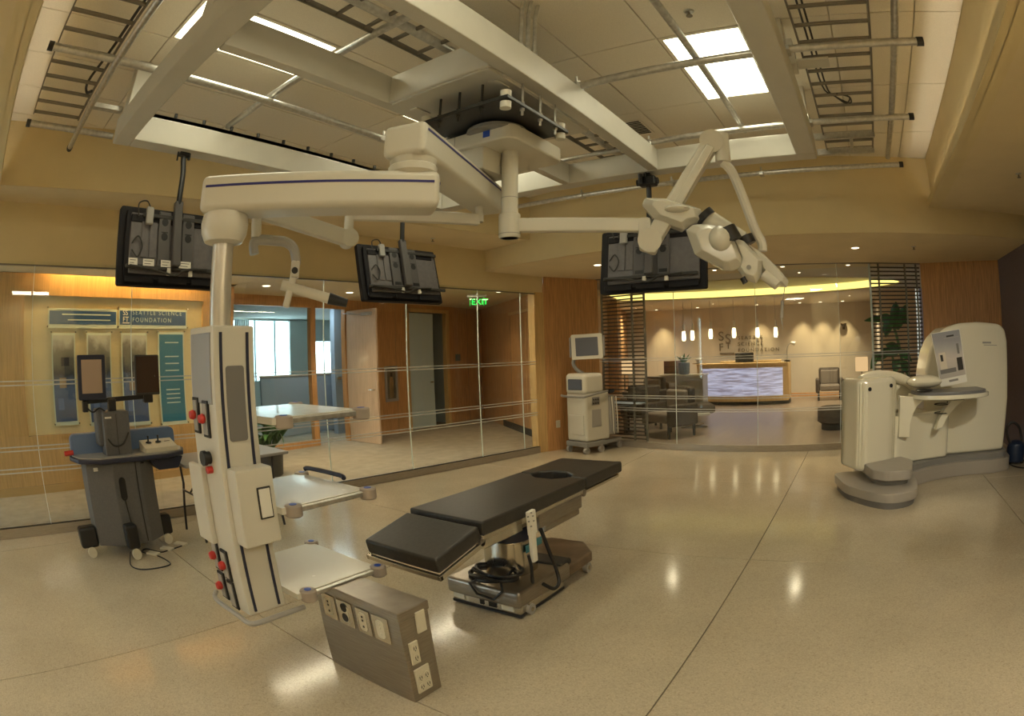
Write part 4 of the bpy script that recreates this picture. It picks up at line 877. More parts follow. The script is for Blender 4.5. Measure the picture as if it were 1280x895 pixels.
obj('screen_face', MB().box((.90, 5.0965, 1.395), (1.12, 5.1, 1.67)), SCRWARM, s1)
s2 = obj('screen', MB().prism([(a + 1.62, b + 1.53) for a, b in rrect(.265, .345, .012)], 5.10, 5.14, lambda a, b, c: Vector((a, c, b)), bev=.005), BLACK2, cn, label='right screen with dark brown face')
obj('screen_face', MB().box((1.50, 5.0965, 1.38), (1.745, 5.1, 1.69)), SCRDARK, s2)
t = thing('floor_outlet', 'three flat floor plugs in a row beside the console', 'floor outlet', (1.5, 4.92, 0))
for k in range(3):
    c0 = Zp(192 + 17 * k, 693 - 6 * k, 0)
    obj('lid', MB().box((-.07, -.04, .0), (.07, .04, .02), .005, 1, Matrix.Translation(c0) @ Matrix.Rotation(math.radians(-55), 4, 'Z')), OUTLET, t)
t = thing('floor_cable', 'thin black cable looping from the console to the floor plugs', 'cable', Zp(170, 708, .005))
obj('cord', MB().tube(smooth([Zp(163, 690, .03), Zp(163, 705, .006), Zp(172, 711, .006), Zp(190, 711, .006), Zp(212, 706, .006), Zp(208, 700, .006), Zp(195, 694, .006), Zp(178, 690, .006), Zp(183, 686, .006), Zp(200, 690, .006), Zp(210, 688, .006), Zp(228, 682, .006)], 6), .006, 6), BLACK, t)
# ------------------------------------------------------------------ folding table behind the pendant
ft = thing('folding_table', 'grey-topped folding table with thin black bent legs behind the pendant', 'table', (2.5, 5.2, 0))
obj('tabletop', MB().box((1.88, 4.90, .715), (3.12, 5.55, .745), .008, 2), mat('table_grey', (.30, .29, .28), .5), ft)
for x, s in ((2.02, 1), (2.98, -1)):
    for y0, y1 in ((5.02, 4.96), (5.42, 5.50)):
        obj('leg', MB().tube([(x, y0, .72), (x + .015 * s, y0, .48), (x, (y0 + y1) / 2, .25), (x - .01 * s, y1, 0)], .014, 8), BLACK, ft)
    obj('cross_brace', MB().tube([(x, 5.02, .42), (x, 5.42, .42)], .010, 6).tube([(x, 5.22, .42), (x + .28 * s, 5.22, .71)], .010, 6), BLACK, ft)
# ================================================================== ULTRASOUND CART
C0, U, V = Vector((8.10, 4.16, 0)), Vector((.95, -.31, 0)), Vector((.31, .95, 0))
us = thing('ultrasound_cart', 'cream ultrasound machine on a grey wheeled base in the wood corner', 'ultrasound machine', C0 + U * .35 + V * .22)
def Q(a, b, z): p = C0 + U * a + V * b; return Vector((p.x, p.y, z))
def qbox(mb, a0, a1, b0, b1, z0, z1, bev=.02, seg=2): return mb.prism([tuple(Q(a, b, 0)[:2]) for a, b in ((a0, b0), (a1, b0), (a1, b1), (a0, b1))], z0, z1, bev=bev, seg=seg)
obj('base', qbox(qbox(MB(), -.03, .42, -.02, .46, .11, .19, .015), .42, .85, .02, .40, .11, .17, .015), MIDGREY, us)
for a, b in ((.0, .02), (.02, .43), (.30, -.01), (.80, .05), (.80, .36)):
    p = Q(a, b, .055); cst = obj('caster', MB().cyl(p + V * -.022, p + V * .022, .055, n=20), GREYPL, us)
    obj('caster_fork', MB().box(p + Vector((-.03, -.03, .0)), p + Vector((.03, .03, .07)), .008, 1), MIDGREY, cst)
bd = obj('body', qbox(MB(), 0, .54, 0, .46, .19, .98, .045, 3), WHITE2, us)
obj('front_panel', qbox(MB(), -.012, .01, .06, .39, .30, .62, .01), WHITE, bd)
obj('side_grille', qbox(MB(), .12, .33, -.006, .004, .42, .70, .002, 1), GREYPL, bd)
obj('connector_panel', qbox(MB(), .13, .30, -.006, .004, .77, .90, .002, 1), MIDGREY, bd)
for k in range(6): obj('connector', MB().cyl(Q(.16 + .05 * (k % 3), -.012, .80 + .06 * (k // 3)), Q(.16 + .05 * (k % 3), 0, .80 + .06 * (k // 3)), .014, n=10), BLACK, bd)
obj('cable_hook', qbox(MB(), .52, .68, .0, .30, .25, .90, .04, 3), GREYPL, us)
for k in range(4): obj('probe_cable', MB().tube(smooth([Q(.52 + .05 * k, -.02, .88), Q(.53 + .05 * k, -.03, .6), Q(.55 + .05 * k, -.02, .34), Q(.60 + .04 * k, .0, .26)]), .010, 6), LABELW if k % 2 else GREYPL, us)
obj('probe', MB().cyl(Q(.50, -.03, .96), Q(.60, -.03, .98), .03), BLACK, us)
tp = obj('top_shell', qbox(MB(), -.03, .42, -.01, .45, .94, 1.28, .07, 4), WHITE2, us)
obj('console_window', qbox(MB(), -.045, -.015, .05, .36, 1.02, 1.19, .008, 1), SCRBLUE, tp)
obj('handle_rail', MB().tube(smooth([Q(.46, -.04, .98), Q(.2, -.06, .96), Q(-.05, -.06, .93), Q(-.08, 0, .92), Q(-.08, .44, .92), Q(-.04, .5, .93)], 4), .018, 8), MIDGREY, us)
obj('monitor_arm', MB().tube(smooth([Q(.2, .25, 1.27), Q(.12, .30, 1.33), Q(.10, .36, 1.42), Q(.12, .37, 1.5), Q(.16, .36, 1.70)], 4), .03, 8), MIDGREY, us)
mo = Q(.16, .10, 1.70); mx = Vector((.30, -.95, .03)).normalized()
sc_ = obj('monitor', MB().prism(rrect(.50, .40, .025), -.03, .03, bev=.008).xf(frame(mo, mx, (.0, .0, 1))), WHITE2, us)
obj('screen_face', MB().prism(rrect(.36, .29, .01), .028, .034).xf(frame(mo, mx, (.0, .0, 1))), SCRBLUE, sc_)
for s in (-.27, .27): obj('side_grip', MB().bar(mo + mx * s + Vector((0, 0, -.16)), mo + mx * s + Vector((0, 0, .16)), .03, .03, .008), MIDGREY, sc_)
t = thing('wall_outlet', 'ivory outlet plate low on the wood panel beside the ultrasound cart', 'outlet', Pl(697.5, 530, (8.17, 4.92, 0), (.48, .876, 0)))
obj('plate', MB().box((-.04, -.06, 0), (.04, .06, .01), .003, 1, frame(Pl(697.5, 530, (8.17, 4.90, 0), (.48, .876, 0)), (.876, -.48, 0), (0, 0, 1))), OUTLET, t)
# ================================================================== IMAGING MACHINE (right)
im = thing('imaging_scanner', 'large glossy cream extremity scanner with rounded gantry on grey plinth', 'scanner', (6.6, -.6, 0))
foot = [(6.66, .30), (6.05, .13), (5.72, -.16), (5.60, -.38), (5.76, -.66), (6.26, -.70), (6.85, -.60)]
obj('plinth', MB().prism(rp(foot, 4, .14), .06, .16, bev=.012), IMGBASE, im)
obj('plinth_kick', MB().prism(rp([(x * .995 + .03, y * .95 - .01) for x, y in foot], 4, .2), .0, .065), mat('kick_grey', (.15, .145, .14), .5), im)
obj('step', MB().prism(rp([(6.50, -.02), (6.02, -.16), (5.90, -.32), (5.96, -.60), (6.47, -.66), (6.9, -.40)], 4, .06), .22, .33, bev=.015), IMGBASE, im)
obj('step_riser', MB().prism(rp([(6.50, -.08), (6.08, -.2), (5.98, -.34), (6.04, -.57), (6.47, -.62), (6.9, -.40)], 3, .08), .15, .225), MIDGREY, im)
obj('rear_plinth', MB().prism(rp([(6.6, -.3), (6.50, -.66), (6.80, -.95), (7.0, -1.35), (7.02, -1.85), (7.15, -2.12), (7.8, -2.15), (7.75, -.7), (7.1, .1)], 4, .15), .0, .17, bev=.012), IMGBASE, im)
obj('rear_kick', MB().prism(rp([(6.65, -.3), (6.58, -.64), (6.88, -.95), (7.08, -1.35), (7.10, -1.85), (7.2, -2.07), (7.75, -2.1), (7.7, -.7), (7.1, .05)], 4, .15), .165, .235), MIDGREY, im)
fb2 = obj('front_shell', MB().prism(rp([(6.26, -.02), (6.62, -.46), (7.02, -.24), (6.68, .23)], 5, .10), .24, 1.25, bev=.06, seg=4), IMGSH, im)
for s in (.22, .80):
    p = Vector((6.26, -.02, 1.13)).lerp(Vector((6.62, -.46, 1.16)), s); n = Vector((-.774, -.633, 0))
    obj('sensor', MB().cyl(p - n * .02, p + n * .012, .022, n=14), BLACK, fb2)
obj('shell_ridge', MB().tube(smooth([(6.62, -.02, 1.21), (6.75, -.16, 1.25), (6.95, -.40, 1.23), (7.08, -.62, 1.15), (7.15, -.8, 1.0)], 4), .065, 14), IMGSH, im)
obj('mid_shell', MB().prism(rp([(6.60, -.42), (6.88, -.80), (7.02, -1.18), (7.6, -1.1), (7.1, -.2)], 4, .08), .235, .80, bev=.03, seg=3), IMGSH, im)
obj('back_shell', MB().prism(rp([(6.95, -.35), (7.2, -.75), (7.55, -.65), (7.3, -.25)], 4, .08), .78, 1.16, bev=.04, seg=3), IMGSH, im)
ga, gb = Vector((7.08, -.84, 0)), Vector((7.28, -2.06, 0)); gd = (gb - ga).normalized(); gn = Vector((-gd.y, gd.x, 0)); GL = (gb - ga).length
if gn.x < 0: gn = -gn
prof = [(.06, .235), (.0, .9), (.01, 1.25), (.06, 1.48), (.15, 1.66), (.30, 1.78), (.5, 1.83), (.8, 1.84), (GL - .12, 1.81), (GL - .03, 1.74), (GL, 1.6), (GL + .01, .9), (GL - .03, .235)]
gs = obj('gantry', MB().prism(prof, 0, .50, lambda a, b, c: ga + gd * a + gn * c + Vector((0, 0, b)), bev=.05, seg=4), IMGSH, im)
obj('maker_mark', MB().bar(ga + gd * .84 - gn * .003 + Vector((0, 0, 1.585)), ga + gd * .97 - gn * .003 + Vector((0, 0, 1.58)), .003, .022).bar(ga + gd * .86 - gn * .003 + Vector((0, 0, 1.555)), ga + gd * 1.06 - gn * .003 + Vector((0, 0, 1.545)), .003, .008), GREYPL, gs)
tc_ = Vector((6.72, -1.15, 0)); td = Vector((.16, -.987, 0)); tn = Vector((.987, .16, 0))
def tab(r1, r2, n=22): return [((tc_ + td * (r1 * math.cos(a)) + tn * (-r2 * math.sin(a)))[0:2]) for a in [PI * k / n for k in range(n + 1)]] + [tuple((tc_ + td * s * r1 + tn * .3)[0:2]) for s in (-1, 1)]
obj('table_rim', MB().prism(tab(.50, .30), .985, 1.035, bev=.012), IMGSH, im)
obj('table_pad', MB().prism(tab(.46, .265), 1.03, 1.065, bev=.01), IMGTOP, im)
def slab(pts, c, n, th, bev=.012):
    n = Vector(n).normalized(); t = bmesh.new(); P = [Pl(px, py, c, n) for px, py in pts]
    A = [t.verts.new(p + n * th / 2) for p in P]; B = [t.verts.new(p - n * th / 2) for p in P]; k = len(P)
    t.faces.new(A); t.faces.new(B[::-1])
    for q in range(k): t.faces.new((A[q], A[(q + 1) % k], B[(q + 1) % k], B[q]))
    bmesh.ops.recalc_face_normals(t, faces=list(t.faces))
    if bev: bmesh.ops.bevel(t, geom=list(t.edges), offset=bev, segments=2, profile=.5, affect='EDGES')
    return MB()._add(t)
obj('support_fin', slab([(1124, 494), (1162, 498), (1152, 501), (1145, 508), (1140, 518), (1137, 530), (1136, 546), (1122, 546)], tc_ + tn * .05, tn, .10), IMGSH, im)
obj('support_fin', slab([(1188, 500), (1206, 499), (1194, 507), (1184, 519), (1176, 534), (1168, 537), (1172, 524), (1180, 510)], tc_ + tn * .10, tn, .12), IMGSH, im)
obj('bottle_rack', MB().tube([tuple(tc_ - td * .1 + tn * .12 + Vector((.09 * math.cos(a), .09 * math.sin(a), .90))) for a in [2 * PI * k / 16 for k in range(16)]], .006, 6, True).tube([tuple(tc_ - td * .1 + tn * .12 + Vector((.09 * math.cos(a), .09 * math.sin(a), .80))) for a in [2 * PI * k / 16 for k in range(16)]], .006, 6, True)
    .tube([tuple(tc_ + tn * .12 - td * .02 + Vector((0, 0, .79))), tuple(tc_ + tn * .12 - td * .02 + Vector((0, 0, .93)))], .006, 6), BLACK, im)
obj('head_cushion', MB().ball(tc_ - td * .33 + tn * .12 + Vector((0, 0, 1.17)), .20, (1.0, 1.15, .38)), IMGSH, im)
obj('cushion_gap', MB().ball(tc_ - td * .38 - tn * .04 + Vector((0, 0, 1.085)), .10, (1, 1.1, .18)), BLACK, im)
# display board standing on the scanner table
nb = (CPOS - tc_); nb.z = 0; nb.normalize(); c0 = tc_ + Vector((-.02, -.02, 0))
corner = [Pl(px, py, c0, nb) for px, py in ((1176, 484), (1209, 477), (1199.5, 411), (1163.5, 417))]
t = thing('brochure_board', 'tall photographic brochure board leaning on the scanner table', 'sign board', corner[0])
bm_ = MB(); bm_.loft([[c + nb * .006 for c in corner], [c - nb * .008 for c in corner]])
bo = obj('board', bm_, LABELW, t)
zl, zh = corner[0].z, corner[2].z
def bq(u0, v0, u1, v1, off=.008):
    def at(u, v): a = corner[0].lerp(corner[1], u); b = corner[3].lerp(corner[2], u); return a.lerp(b, v) + nb * off
    return MB().quad(at(u0, v0), at(u1, v0), at(u1, v1), at(u0, v1))
obj('photo_print', bq(.02, .14, .98, .99), bands('brochure_sky', [(0, (.42, .38, .33)), (.2, (.42, .39, .36)), (.5, (.55, .50, .46)), (.68, (.36, .35, .36)), (.8, (.27, .27, .30)), (1, (.24, .25, .28))], 'Z', zl, zh, .12, 6), bo, smooth=0)
obj('scanner_print', MB(), LABELW, bo) if False else None
for a, m in (((.12, .30, .36, .62, .010), mat('print_cream', (.62, .56, .46), .5)), ((.17, .46, .26, .58, .012), BLACK2), ((.08, .23, .66, .31, .012), PANELG), ((.73, .24, .93, .48, .012), BLACK), ((.79, .55, .87, .74, .012), PANELG), ((.34, .06, .68, .10, .012), MIDGREY), ((.50, .885, .76, .915, .012), BLACK2), ((.4, .86, .92, .87, .012), GREYPL)):
    obj('print_patch', bq(*a), m, bo, smooth=0)
p = Zp(1268, 579, 0)
t = thing('blue_canister', 'dark blue vacuum canister with a looped hose against the slate wall', 'canister', p)
obj('canister', MB().lathe([(.12, .03), (.135, .05), (.135, .22), (.12, .27), (.07, .30), (.03, .31)], p, 24), mat('navy_plastic', (.02, .035, .08), .4), t)
obj('hose', MB().tube(smooth([p + Vector((-.02, .08, .24)), p + Vector((-.02, .16, .4)), p + Vector((-.02, .14, .52)), p + Vector((-.02, .05, .54)), p + Vector((-.02, -.04, .46)), p + Vector((-.02, -.08, .3))]), .02, 8), BLACK2, t)
for s in (-.1, .1): obj('tank_wheel', MB().cyl(p + Vector((-.06, s, .035)), p + Vector((-.02, s, .035)), .035), BLACK, t)
t = thing('floor_lead', 'black lead on the floor between the scanner and the canister', 'cable', Zp(1262, 577, .01))
obj('cord', MB().tube(smooth([Zp(1254, 573, .01), Zp(1262, 580, .01), Zp(1272, 584, .01), Zp(1290, 585, .01)], 4), .009, 6), BLACK, t)
# ================================================================== CORRIDOR FURNISHINGS
HN = (0, 1, 0)
def hp(px, py, y): return Pl(px, py, (0, y, 0), HN)
def xz(x0, x1, z0, z1, y, th=.01, bev=0): return MB().box((x0, y - th, z0), (x1, y, z1), bev, 1)
YP = 8.2
NAVYP = mat('poster_navy', (.028, .075, .18), .4); TEALP = mat('poster_teal', (.03, .15, .23), .4)
PRINT = mat('poster_print', (.48, .55, .50), .5); ACR = mat('acrylic_edge', (.55, .60, .48), .3)
PHOTO = [bands('poster_photo_%d' % k, [(0, (.05, .08, .17)), (.22, (.06, .10, .22)), (.38 + .03 * k, (.09, .14, .26)), (.50, (.03, .035, .05)), (.62, (.10, .10, .085)), (.76, (.16, .15, .12)), (.88, (.42, .42, .36)), (1, (.5, .5, .42))], 'Z', .85, 2.12, .35, 5 + k) for k in range(3)]
def standoffs(o, x0, x1, z0, z1):
    for x in (x0, x1):
        for z in (z0, z1): obj('standoff', MB().cyl((x, YP, z), (x, YP - .055, z), .012, n=10), STEEL2, o)
def poster(x0, x1, z0, z1, m, label, name='poster'):
    t = thing(name, label, 'poster', ((x0 + x1) / 2, YP, z0), group='posters on the corridor display wall')
    obj('acrylic_sheet', xz(x0 - .02, x1 + .02, z0 - .05, z1 + .03, YP - .03, .008), ACR, t)
    obj('print', xz(x0, x1, z0, z1, YP - .038, .004), m, t, smooth=0)
    standoffs(t, x0 - .03, x1 + .03, z0 - .03, z1 + .04); return t
def pxr(x0, x1, y0, y1): a = hp(x0, y0, YP - .04); b = hp(x1, y1, YP - .04); return a.x, b.x, b.z, a.z
a = pxr(62, 145, 388, 406)
t = poster(*a, NAVYP, 'wide navy header panel with three lines of small print, left of two')
for k in range(3): obj('text_line', xz(a[0] + .12 + .1 * k, a[1] - .10, a[2] + .05 + .07 * (2 - k), a[2] + .065 + .07 * (2 - k), YP - .042, .002), PRINT, t, smooth=0)
a = pxr(150, 232, 388, 407)
t = poster(*a, NAVYP, 'wide navy header panel lettered with the foundation name, right of two')
fx = lambda x, z: Matrix(((1, 0, 0, x), (0, 0, -1, YP - .0435), (0, 1, 0, z), (0, 0, 0, 1)))
text('SEATTLE SCIENCE', .085, PRINT, fx(a[0] + .22, a[2] + .14), t, spacing=1.35)
text('FOUNDATION', .085, PRINT, fx(a[0] + .22, a[2] + .04), t, spacing=1.35)
text('SS', .10, LABELW, fx(a[0] + .05, a[2] + .13), t, 'logo'); text('FT', .10, LABELW, fx(a[0] + .05, a[2] + .04), t, 'logo')
obj('logo_bar', xz(a[0] + .05, a[0] + .17, a[2] + .02, a[2] + .03, YP - .042, .002), LABELW, t)
for k, (x0, x1) in enumerate(((66, 97), (110, 142), (153, 187))):
    a = pxr(x0, x1, 419, 526)
    t = poster(*a, PHOTO[k], ['narrow photographic poster at the left end of the display', 'narrow photographic poster partly behind the console screen', 'narrow photographic poster between the console screens'][k])
    for q in range(3): obj('photo_patch', xz(a[0] + .06 + .04 * q, a[0] + .16 + .06 * q, a[2] + .15 + .28 * q, a[2] + .30 + .26 * q, YP - .0425, .001), [mat('flesh_patch%d%d' % (k, q), c, .5) for c in ((.10, .16, .34), (.30, .22, .16), (.02, .02, .03))][q], t, smooth=0)
a = pxr(199, 233, 418, 525)
t = poster(*a, TEALP, 'narrow teal text poster at the right end of the display')
for z_ in (.90, .74, .66, .58, .36, .31, .26, .21): obj('text_line', xz(a[0] + .10, a[1] - .08, a[2] + z_ * (a[3] - a[2]), a[2] + z_ * (a[3] - a[2]) + .016, YP - .042, .002), PRINT, t, smooth=0)
cl = thing('cove_light', 'warm strip light washing the top of the display wall', 'strip light', (2.0, 7.95, 3.05))
obj('housing', MB().box((.7, 7.90, 3.02), (3.5, 8.0, 3.05)), PAINT2, cl)
obj('lamp', MB().box((.85, 7.93, 3.00), (3.45, 7.97, 3.02)), emis('cove_amber', AMBER, 75), cl)
# fire extinguisher cabinet, controls, exit sign
x0, x1 = 8.34, 8.72
fe = thing('extinguisher_cabinet', 'recessed glass-front fire extinguisher cabinet on the wood wall', 'cabinet', (8.53, 8.96, .68))
obj('frame', MB().box((x0, 8.935, .68), (x1, 8.962, .74)).box((x0, 8.935, 1.36), (x1, 8.962, 1.42)).box((x0, 8.935, .74), (x0 + .06, 8.962, 1.36)).box((x1 - .06, 8.935, .74), (x1, 8.962, 1.36)), GREYPL, fe)
obj('back', MB().box((x0 + .05, 8.955, .73), (x1 - .05, 8.9605, 1.37)), DARKST, fe)
obj('glass_door', MB().box((x0 + .06, 8.936, .74), (x1 - .06, 8.940, 1.36)), GLASS, fe)
ex = thing('fire_extinguisher', 'chrome fire extinguisher behind the cabinet glass', 'fire extinguisher', (8.53, 8.948, .76))
obj('cylinder', MB().lathe([(.03, .76), (.06, .77), (.06, 1.12), (.05, 1.18), (.02, 1.21)], (8.53, 8.948, 0), 16, 1, .1), STEEL2, ex)
obj('valve', MB().box((8.50, 8.943, 1.20), (8.56, 8.952, 1.28)), BLACK, ex)
t = thing('door_control', 'small grey control plate on the wood wall right of the blue door', 'control plate', (10.81, 8.96, 1.5))
obj('plate', MB().box((10.72, 8.945, 1.47), (10.90, 8.96, 1.63), .004, 1), mat('control_grey', (.13, .17, .15), .5), t)
obj('plate_button', MB().box((10.78, 8.938, 1.52), (10.84, 8.946, 1.58), .003, 1), PANELG, t)
ep = W(596, 377, 10.6); ed = Vector((ep.x, ep.y, 0)).normalized(); er = Vector((ed.y, -ed.x, 0))
es = thing('exit_sign', 'glowing green exit sign hanging in the corridor', 'exit sign', ep)
obj('panel', MB().box((-.13, -.085, -.004), (.13, .085, .004), .002, 1, frame(ep, er, (0, 0, 1))), glassmat('exit_acrylic', (.78, .85, .80), 1.0), es)
ft_ = text('EXIT', .15, EXITG, frame(ep - ed * .006 - er * .10 + Vector((0, 0, -.055)), er, (0, 0, 1)), es, depth=.001)
for s in (-.127, .125): obj('edge_bar', MB().box((s, -.08, -.006), (s + .004, .08, .006), mtx=frame(ep, er, (0, 0, 1))), EXITG, es)
obj('canopy', MB().bar(ep - er * .18 + Vector((0, 0, .10)), ep + er * .18 + Vector((0, 0, .10)), .06, .045, .006).cyl(ep + Vector((0, 0, .13)), Vector((ep.x, ep.y, ZH)), .012), GALV, es)
# hall light spill: cabinet items in the store room
t = thing('tall_speaker', 'tall black case standing in the blue-lit doorway', 'case', (10.25, 9.6, 0))
obj('case', MB().box((10.12, 9.45, .02), (10.30, 9.75, 1.1), .01, 1), BLACK, t)
obj('case_base', MB().box((10.05, 9.40, .0), (10.36, 9.80, .25), .02, 1), DARKBLUE, t)
# office furniture behind the glazing
t = thing('cubicle_partition', 'blue-grey fabric office partition seen through the glazing', 'partition', (7.2, 10.4, 0))
obj('panel', MB().box((6.0, 10.35, .05), (8.75, 10.42, 1.26), .01, 1), CUBE, t)
obj('cap_rail', MB().box((6.0, 10.34, 1.26), (8.75, 10.43, 1.30), .005, 1), GREYPL, t)
t = thing('door_pier', 'tall blue-grey pier inside the office doorway', 'partition', (7.95, 10.0, 0))
obj('pier', MB().box((7.75, 9.95, 0), (8.25, 10.1, 2.72)), CUBE, t)
obj('lever_plate', MB().box((7.80, 9.93, 1.16), (7.92, 9.952, 1.22), .004, 1), STEEL2, t)
t = thing('window_blind', 'white vertical blind beside the bright office window', 'blind', (7.6, 13.9, 1.0))
for k in range(7): obj('vane', MB().box((7.22 + .07 * k, 13.9 - .02, 1.05), (7.265 + .07 * k, 13.925, 2.66)), OFFW, t)
PP = hp(336, 545, 7.2)
t = thing('potted_plant', 'leafy green plant in a dark pot behind the lower glass', 'plant', (PP.x, 7.2, 0))
obj('pot', MB().lathe([(.14, 0), (.17, .02), (.20, .36), (.18, .37)], (PP.x, 7.2, 0), 20), BLACK2, t)
def leafmesh(L_, w_, bend, m):
    mb = MB(); g = []
    for k in range(7):
        u = k / 6; ww = w_ * math.sin(PI * min(.98, u * .92 + .06)); zz = L_ * u * math.cos(bend * u); rr = L_ * u * math.sin(bend * u)
        g.append([(-ww, rr, zz + .1 * ww), (0, rr, zz - .25 * ww), (ww, rr, zz + .1 * ww)])
    return mb.sheet(g).mesh('leaf', m, 60)
lm = [leafmesh(.34, .06, 1.1, LEAF), leafmesh(.42, .07, .8, LEAF)]
for k in range(34):
    inst('leaf', lm[k % 2], t, (random.uniform(-.12, .22), random.uniform(-.15, .15), .34 + random.uniform(0, .3)), (random.uniform(-.5, .5), random.uniform(-.4, .6), random.uniform(0, 6.28)))
# ================================================================== LATTICE SCREENS
def lattice(ya, yb, name_label, wood, px_posts, off=.10):
    root = thing('slatted_screen', name_label, 'slatted screen', (xr((ya + yb) / 2) + off, (ya + yb) / 2, 0))
    A, B = Vector((xr(ya) + off, ya, 0)), Vector((xr(yb) + off, yb, 0)); d = B - A
    sm = MB().box((0, -.012, -.011), (d.length, .012, .011)).mesh('slat', wood, 0)
    rz = math.atan2(d.y, d.x); n = 43
    for k in range(n):
        inst('slat', sm, root, A + Vector((0, 0, .13 + (ZS - .19) * k / (n - 1))) - root.location, (0, 0, rz))
    for f in px_posts:
        p = A.lerp(B, f); obj('post', MB().box((p.x - .016, p.y - .016, .10), (p.x + .016, p.y + .016, ZS)), DARKST, root)
    return root
DSL = mat('dark_slat', (.07, .055, .045), .5)
lattice(4.36, 3.50, 'dark slatted screen left of the reception glass behind the ultrasound cart', DSL, (.0, .72, 1.0))
lattice(-.24, -1.12, 'dark slatted screen right of the reception glass in front of the tall plant', DSL, (0, .17, .70, .93))
st = struct('trim_3', MB().box((xr(-.22) + .06, -.25, .1), (xr(-.22) + .14, -.22, ZS)), mat('steel_post', (.45, .5, .56), .3, .6))
struct('wall_reception_nib', MB().box((9.56, -2.6, 0), (9.72, -.95, ZS)), mat('nib_blue', (.26, .26, .33), .7)) if False else None
# ================================================================== RECEPTION
XW = 18.17
def wp(px, py, x=XW): return Pl(px, py, (x, 0, 0), (1, 0, 0))
tw_ = lambda y, z: Matrix(((0, 0, -1, XW - .012), (-1, 0, 0, y), (0, 1, 0, z), (0, 0, 0, 1)))
SILV = mat('sign_silver', (.20, .165, .13), .45, .3)
SILD = mat('sign_bronze', (.10, .075, .05), .5)
lg = thing('wall_sign', 'raised metal lettering SEATTLE SCIENCE FOUNDATION with logo on the reception wall', 'sign', wp(930, 430))
for k, s in enumerate(('SEATTLE', 'SCIENCE', 'FOUNDATION')):
    q = wp(922.5, 424.5 + 7.7 * k); text(s, .155, SILD, tw_(q.y, q.z), lg, depth=.012, spacing=1.45)
for s, px, py, sz in (('S', 898, 426, .42), ('S', 906.5, 429, .42), ('F', 898.5, 438.5, .34), ('T', 907.5, 436, .26)):
    q = wp(px, py); text(s, sz, SILV, tw_(q.y, q.z), lg, 'logo_letter', depth=.02)
qa, qb = wp(900, 441), wp(918, 439.5); obj('logo_bar', MB().box((XW - .03, qb.y, qa.z - .05), (XW, qa.y, qa.z)), SILV, lg)
# washers on the back wall
for k, px in enumerate((829, 879, 951, 1003, 1028, 1055)):
    y = wp(px, 400).y
    downlight((17.55, y, ZS), ['first', 'second', 'third', 'fourth', 'fifth', 'sixth'][k] + ' downlight from the left washing the reception back wall', r=.05)
    light('wall_wash', 'SPOT', (17.62, y, ZS - .05), (110 if k != 1 else 25), (1, .74, .38), .03, (0, math.radians(-22), 0), math.radians(56), 1.0)
for k, (px, py, z_) in enumerate(((893, 337.5, ZS), (978, 333, ZS), (1060, 331, ZS))):
    downlight(Zp(px, py, ZS), ['left', 'middle', 'right'][k] + ' tiny downlight in the ceiling just inside the reception glass', r=.035)
# oval cove lighting strip
ring = MB(); R0 = [(EC[0] + EA * .985 * math.cos(2 * PI * k / N), EC[1] + EB * .985 * math.sin(2 * PI * k / N)) for k in range(N)]
ring.loft([[(x, y, ZS + .01) for x, y in R0], [(x, y, ZS + .17) for x, y in R0]], caps=False)
t = thing('cove_strip', 'glowing amber light strip around the oval reception ceiling recess', 'strip light', (EC[0], EC[1], ZS))
obj('light_strip', ring, emis('cove_gold', (1.0, .76, .20), 1.7), t)
obj('strip_ledge', MB().loft([[(EC[0] + (x - EC[0]) * s, EC[1] + (y - EC[1]) * s, ZS + zz) for x, y in R0] for s, zz in ((1.0, -.02), (1.015, -.02), (1.015, .012), (1.0, .012))], caps=False), PAINT2, t)
for k, (x, y) in enumerate(((16.3, 6.6), (16.3, 4.2), (16.3, 1.8), (15.6, .2), (10.0, 1.0), (10.0, 3.4))):  # fill downlights added to spread light through reception
    downlight((x, y, ZS), ['first', 'second', 'third', 'fourth', 'fifth', 'sixth'][k] + ' added fill downlight from the back left in the reception ceiling', r=.025)
    light('reception_fill_beam', 'SPOT', (x, y, ZS - .03), 230 if x > 12 else 120, (1, .82, .56), .08, (0, 0, 0), math.radians(150), 1.0)
# pendant lamps over the desk
for k, (px, py) in enumerate(((854.3, 405), (865, 404), (887.8, 402), (917, 400.5), (946.2, 400), (969, 399.5))):
    p = Pl(px, py, (15.2, 0, 0), (1, 0, 0)); t = thing('pendant_lamp', ['first', 'second', 'third', 'fourth', 'fifth', 'sixth'][k] + ' slim glass pendant lamp from the left over reception', 'pendant lamp', p, group='pendant lamps over reception')
    obj('cord', MB().cyl(p, (p.x, p.y, ZS), .006, n=6), GREYPL, t)
    obj('cap', MB().cyl(p + Vector((0, 0, -.20)), p, .04, n=14), mat('pendant_cap%d' % k, (.55, .50, .45), .3, .3), t)
    obj('shade', MB().lathe([(.04, -.20), (.052, -.28), (.055, -.40), (.04, -.46)], p, 14), emis('pendant_glow%d' % k, (1, .80, .48), 5), t)
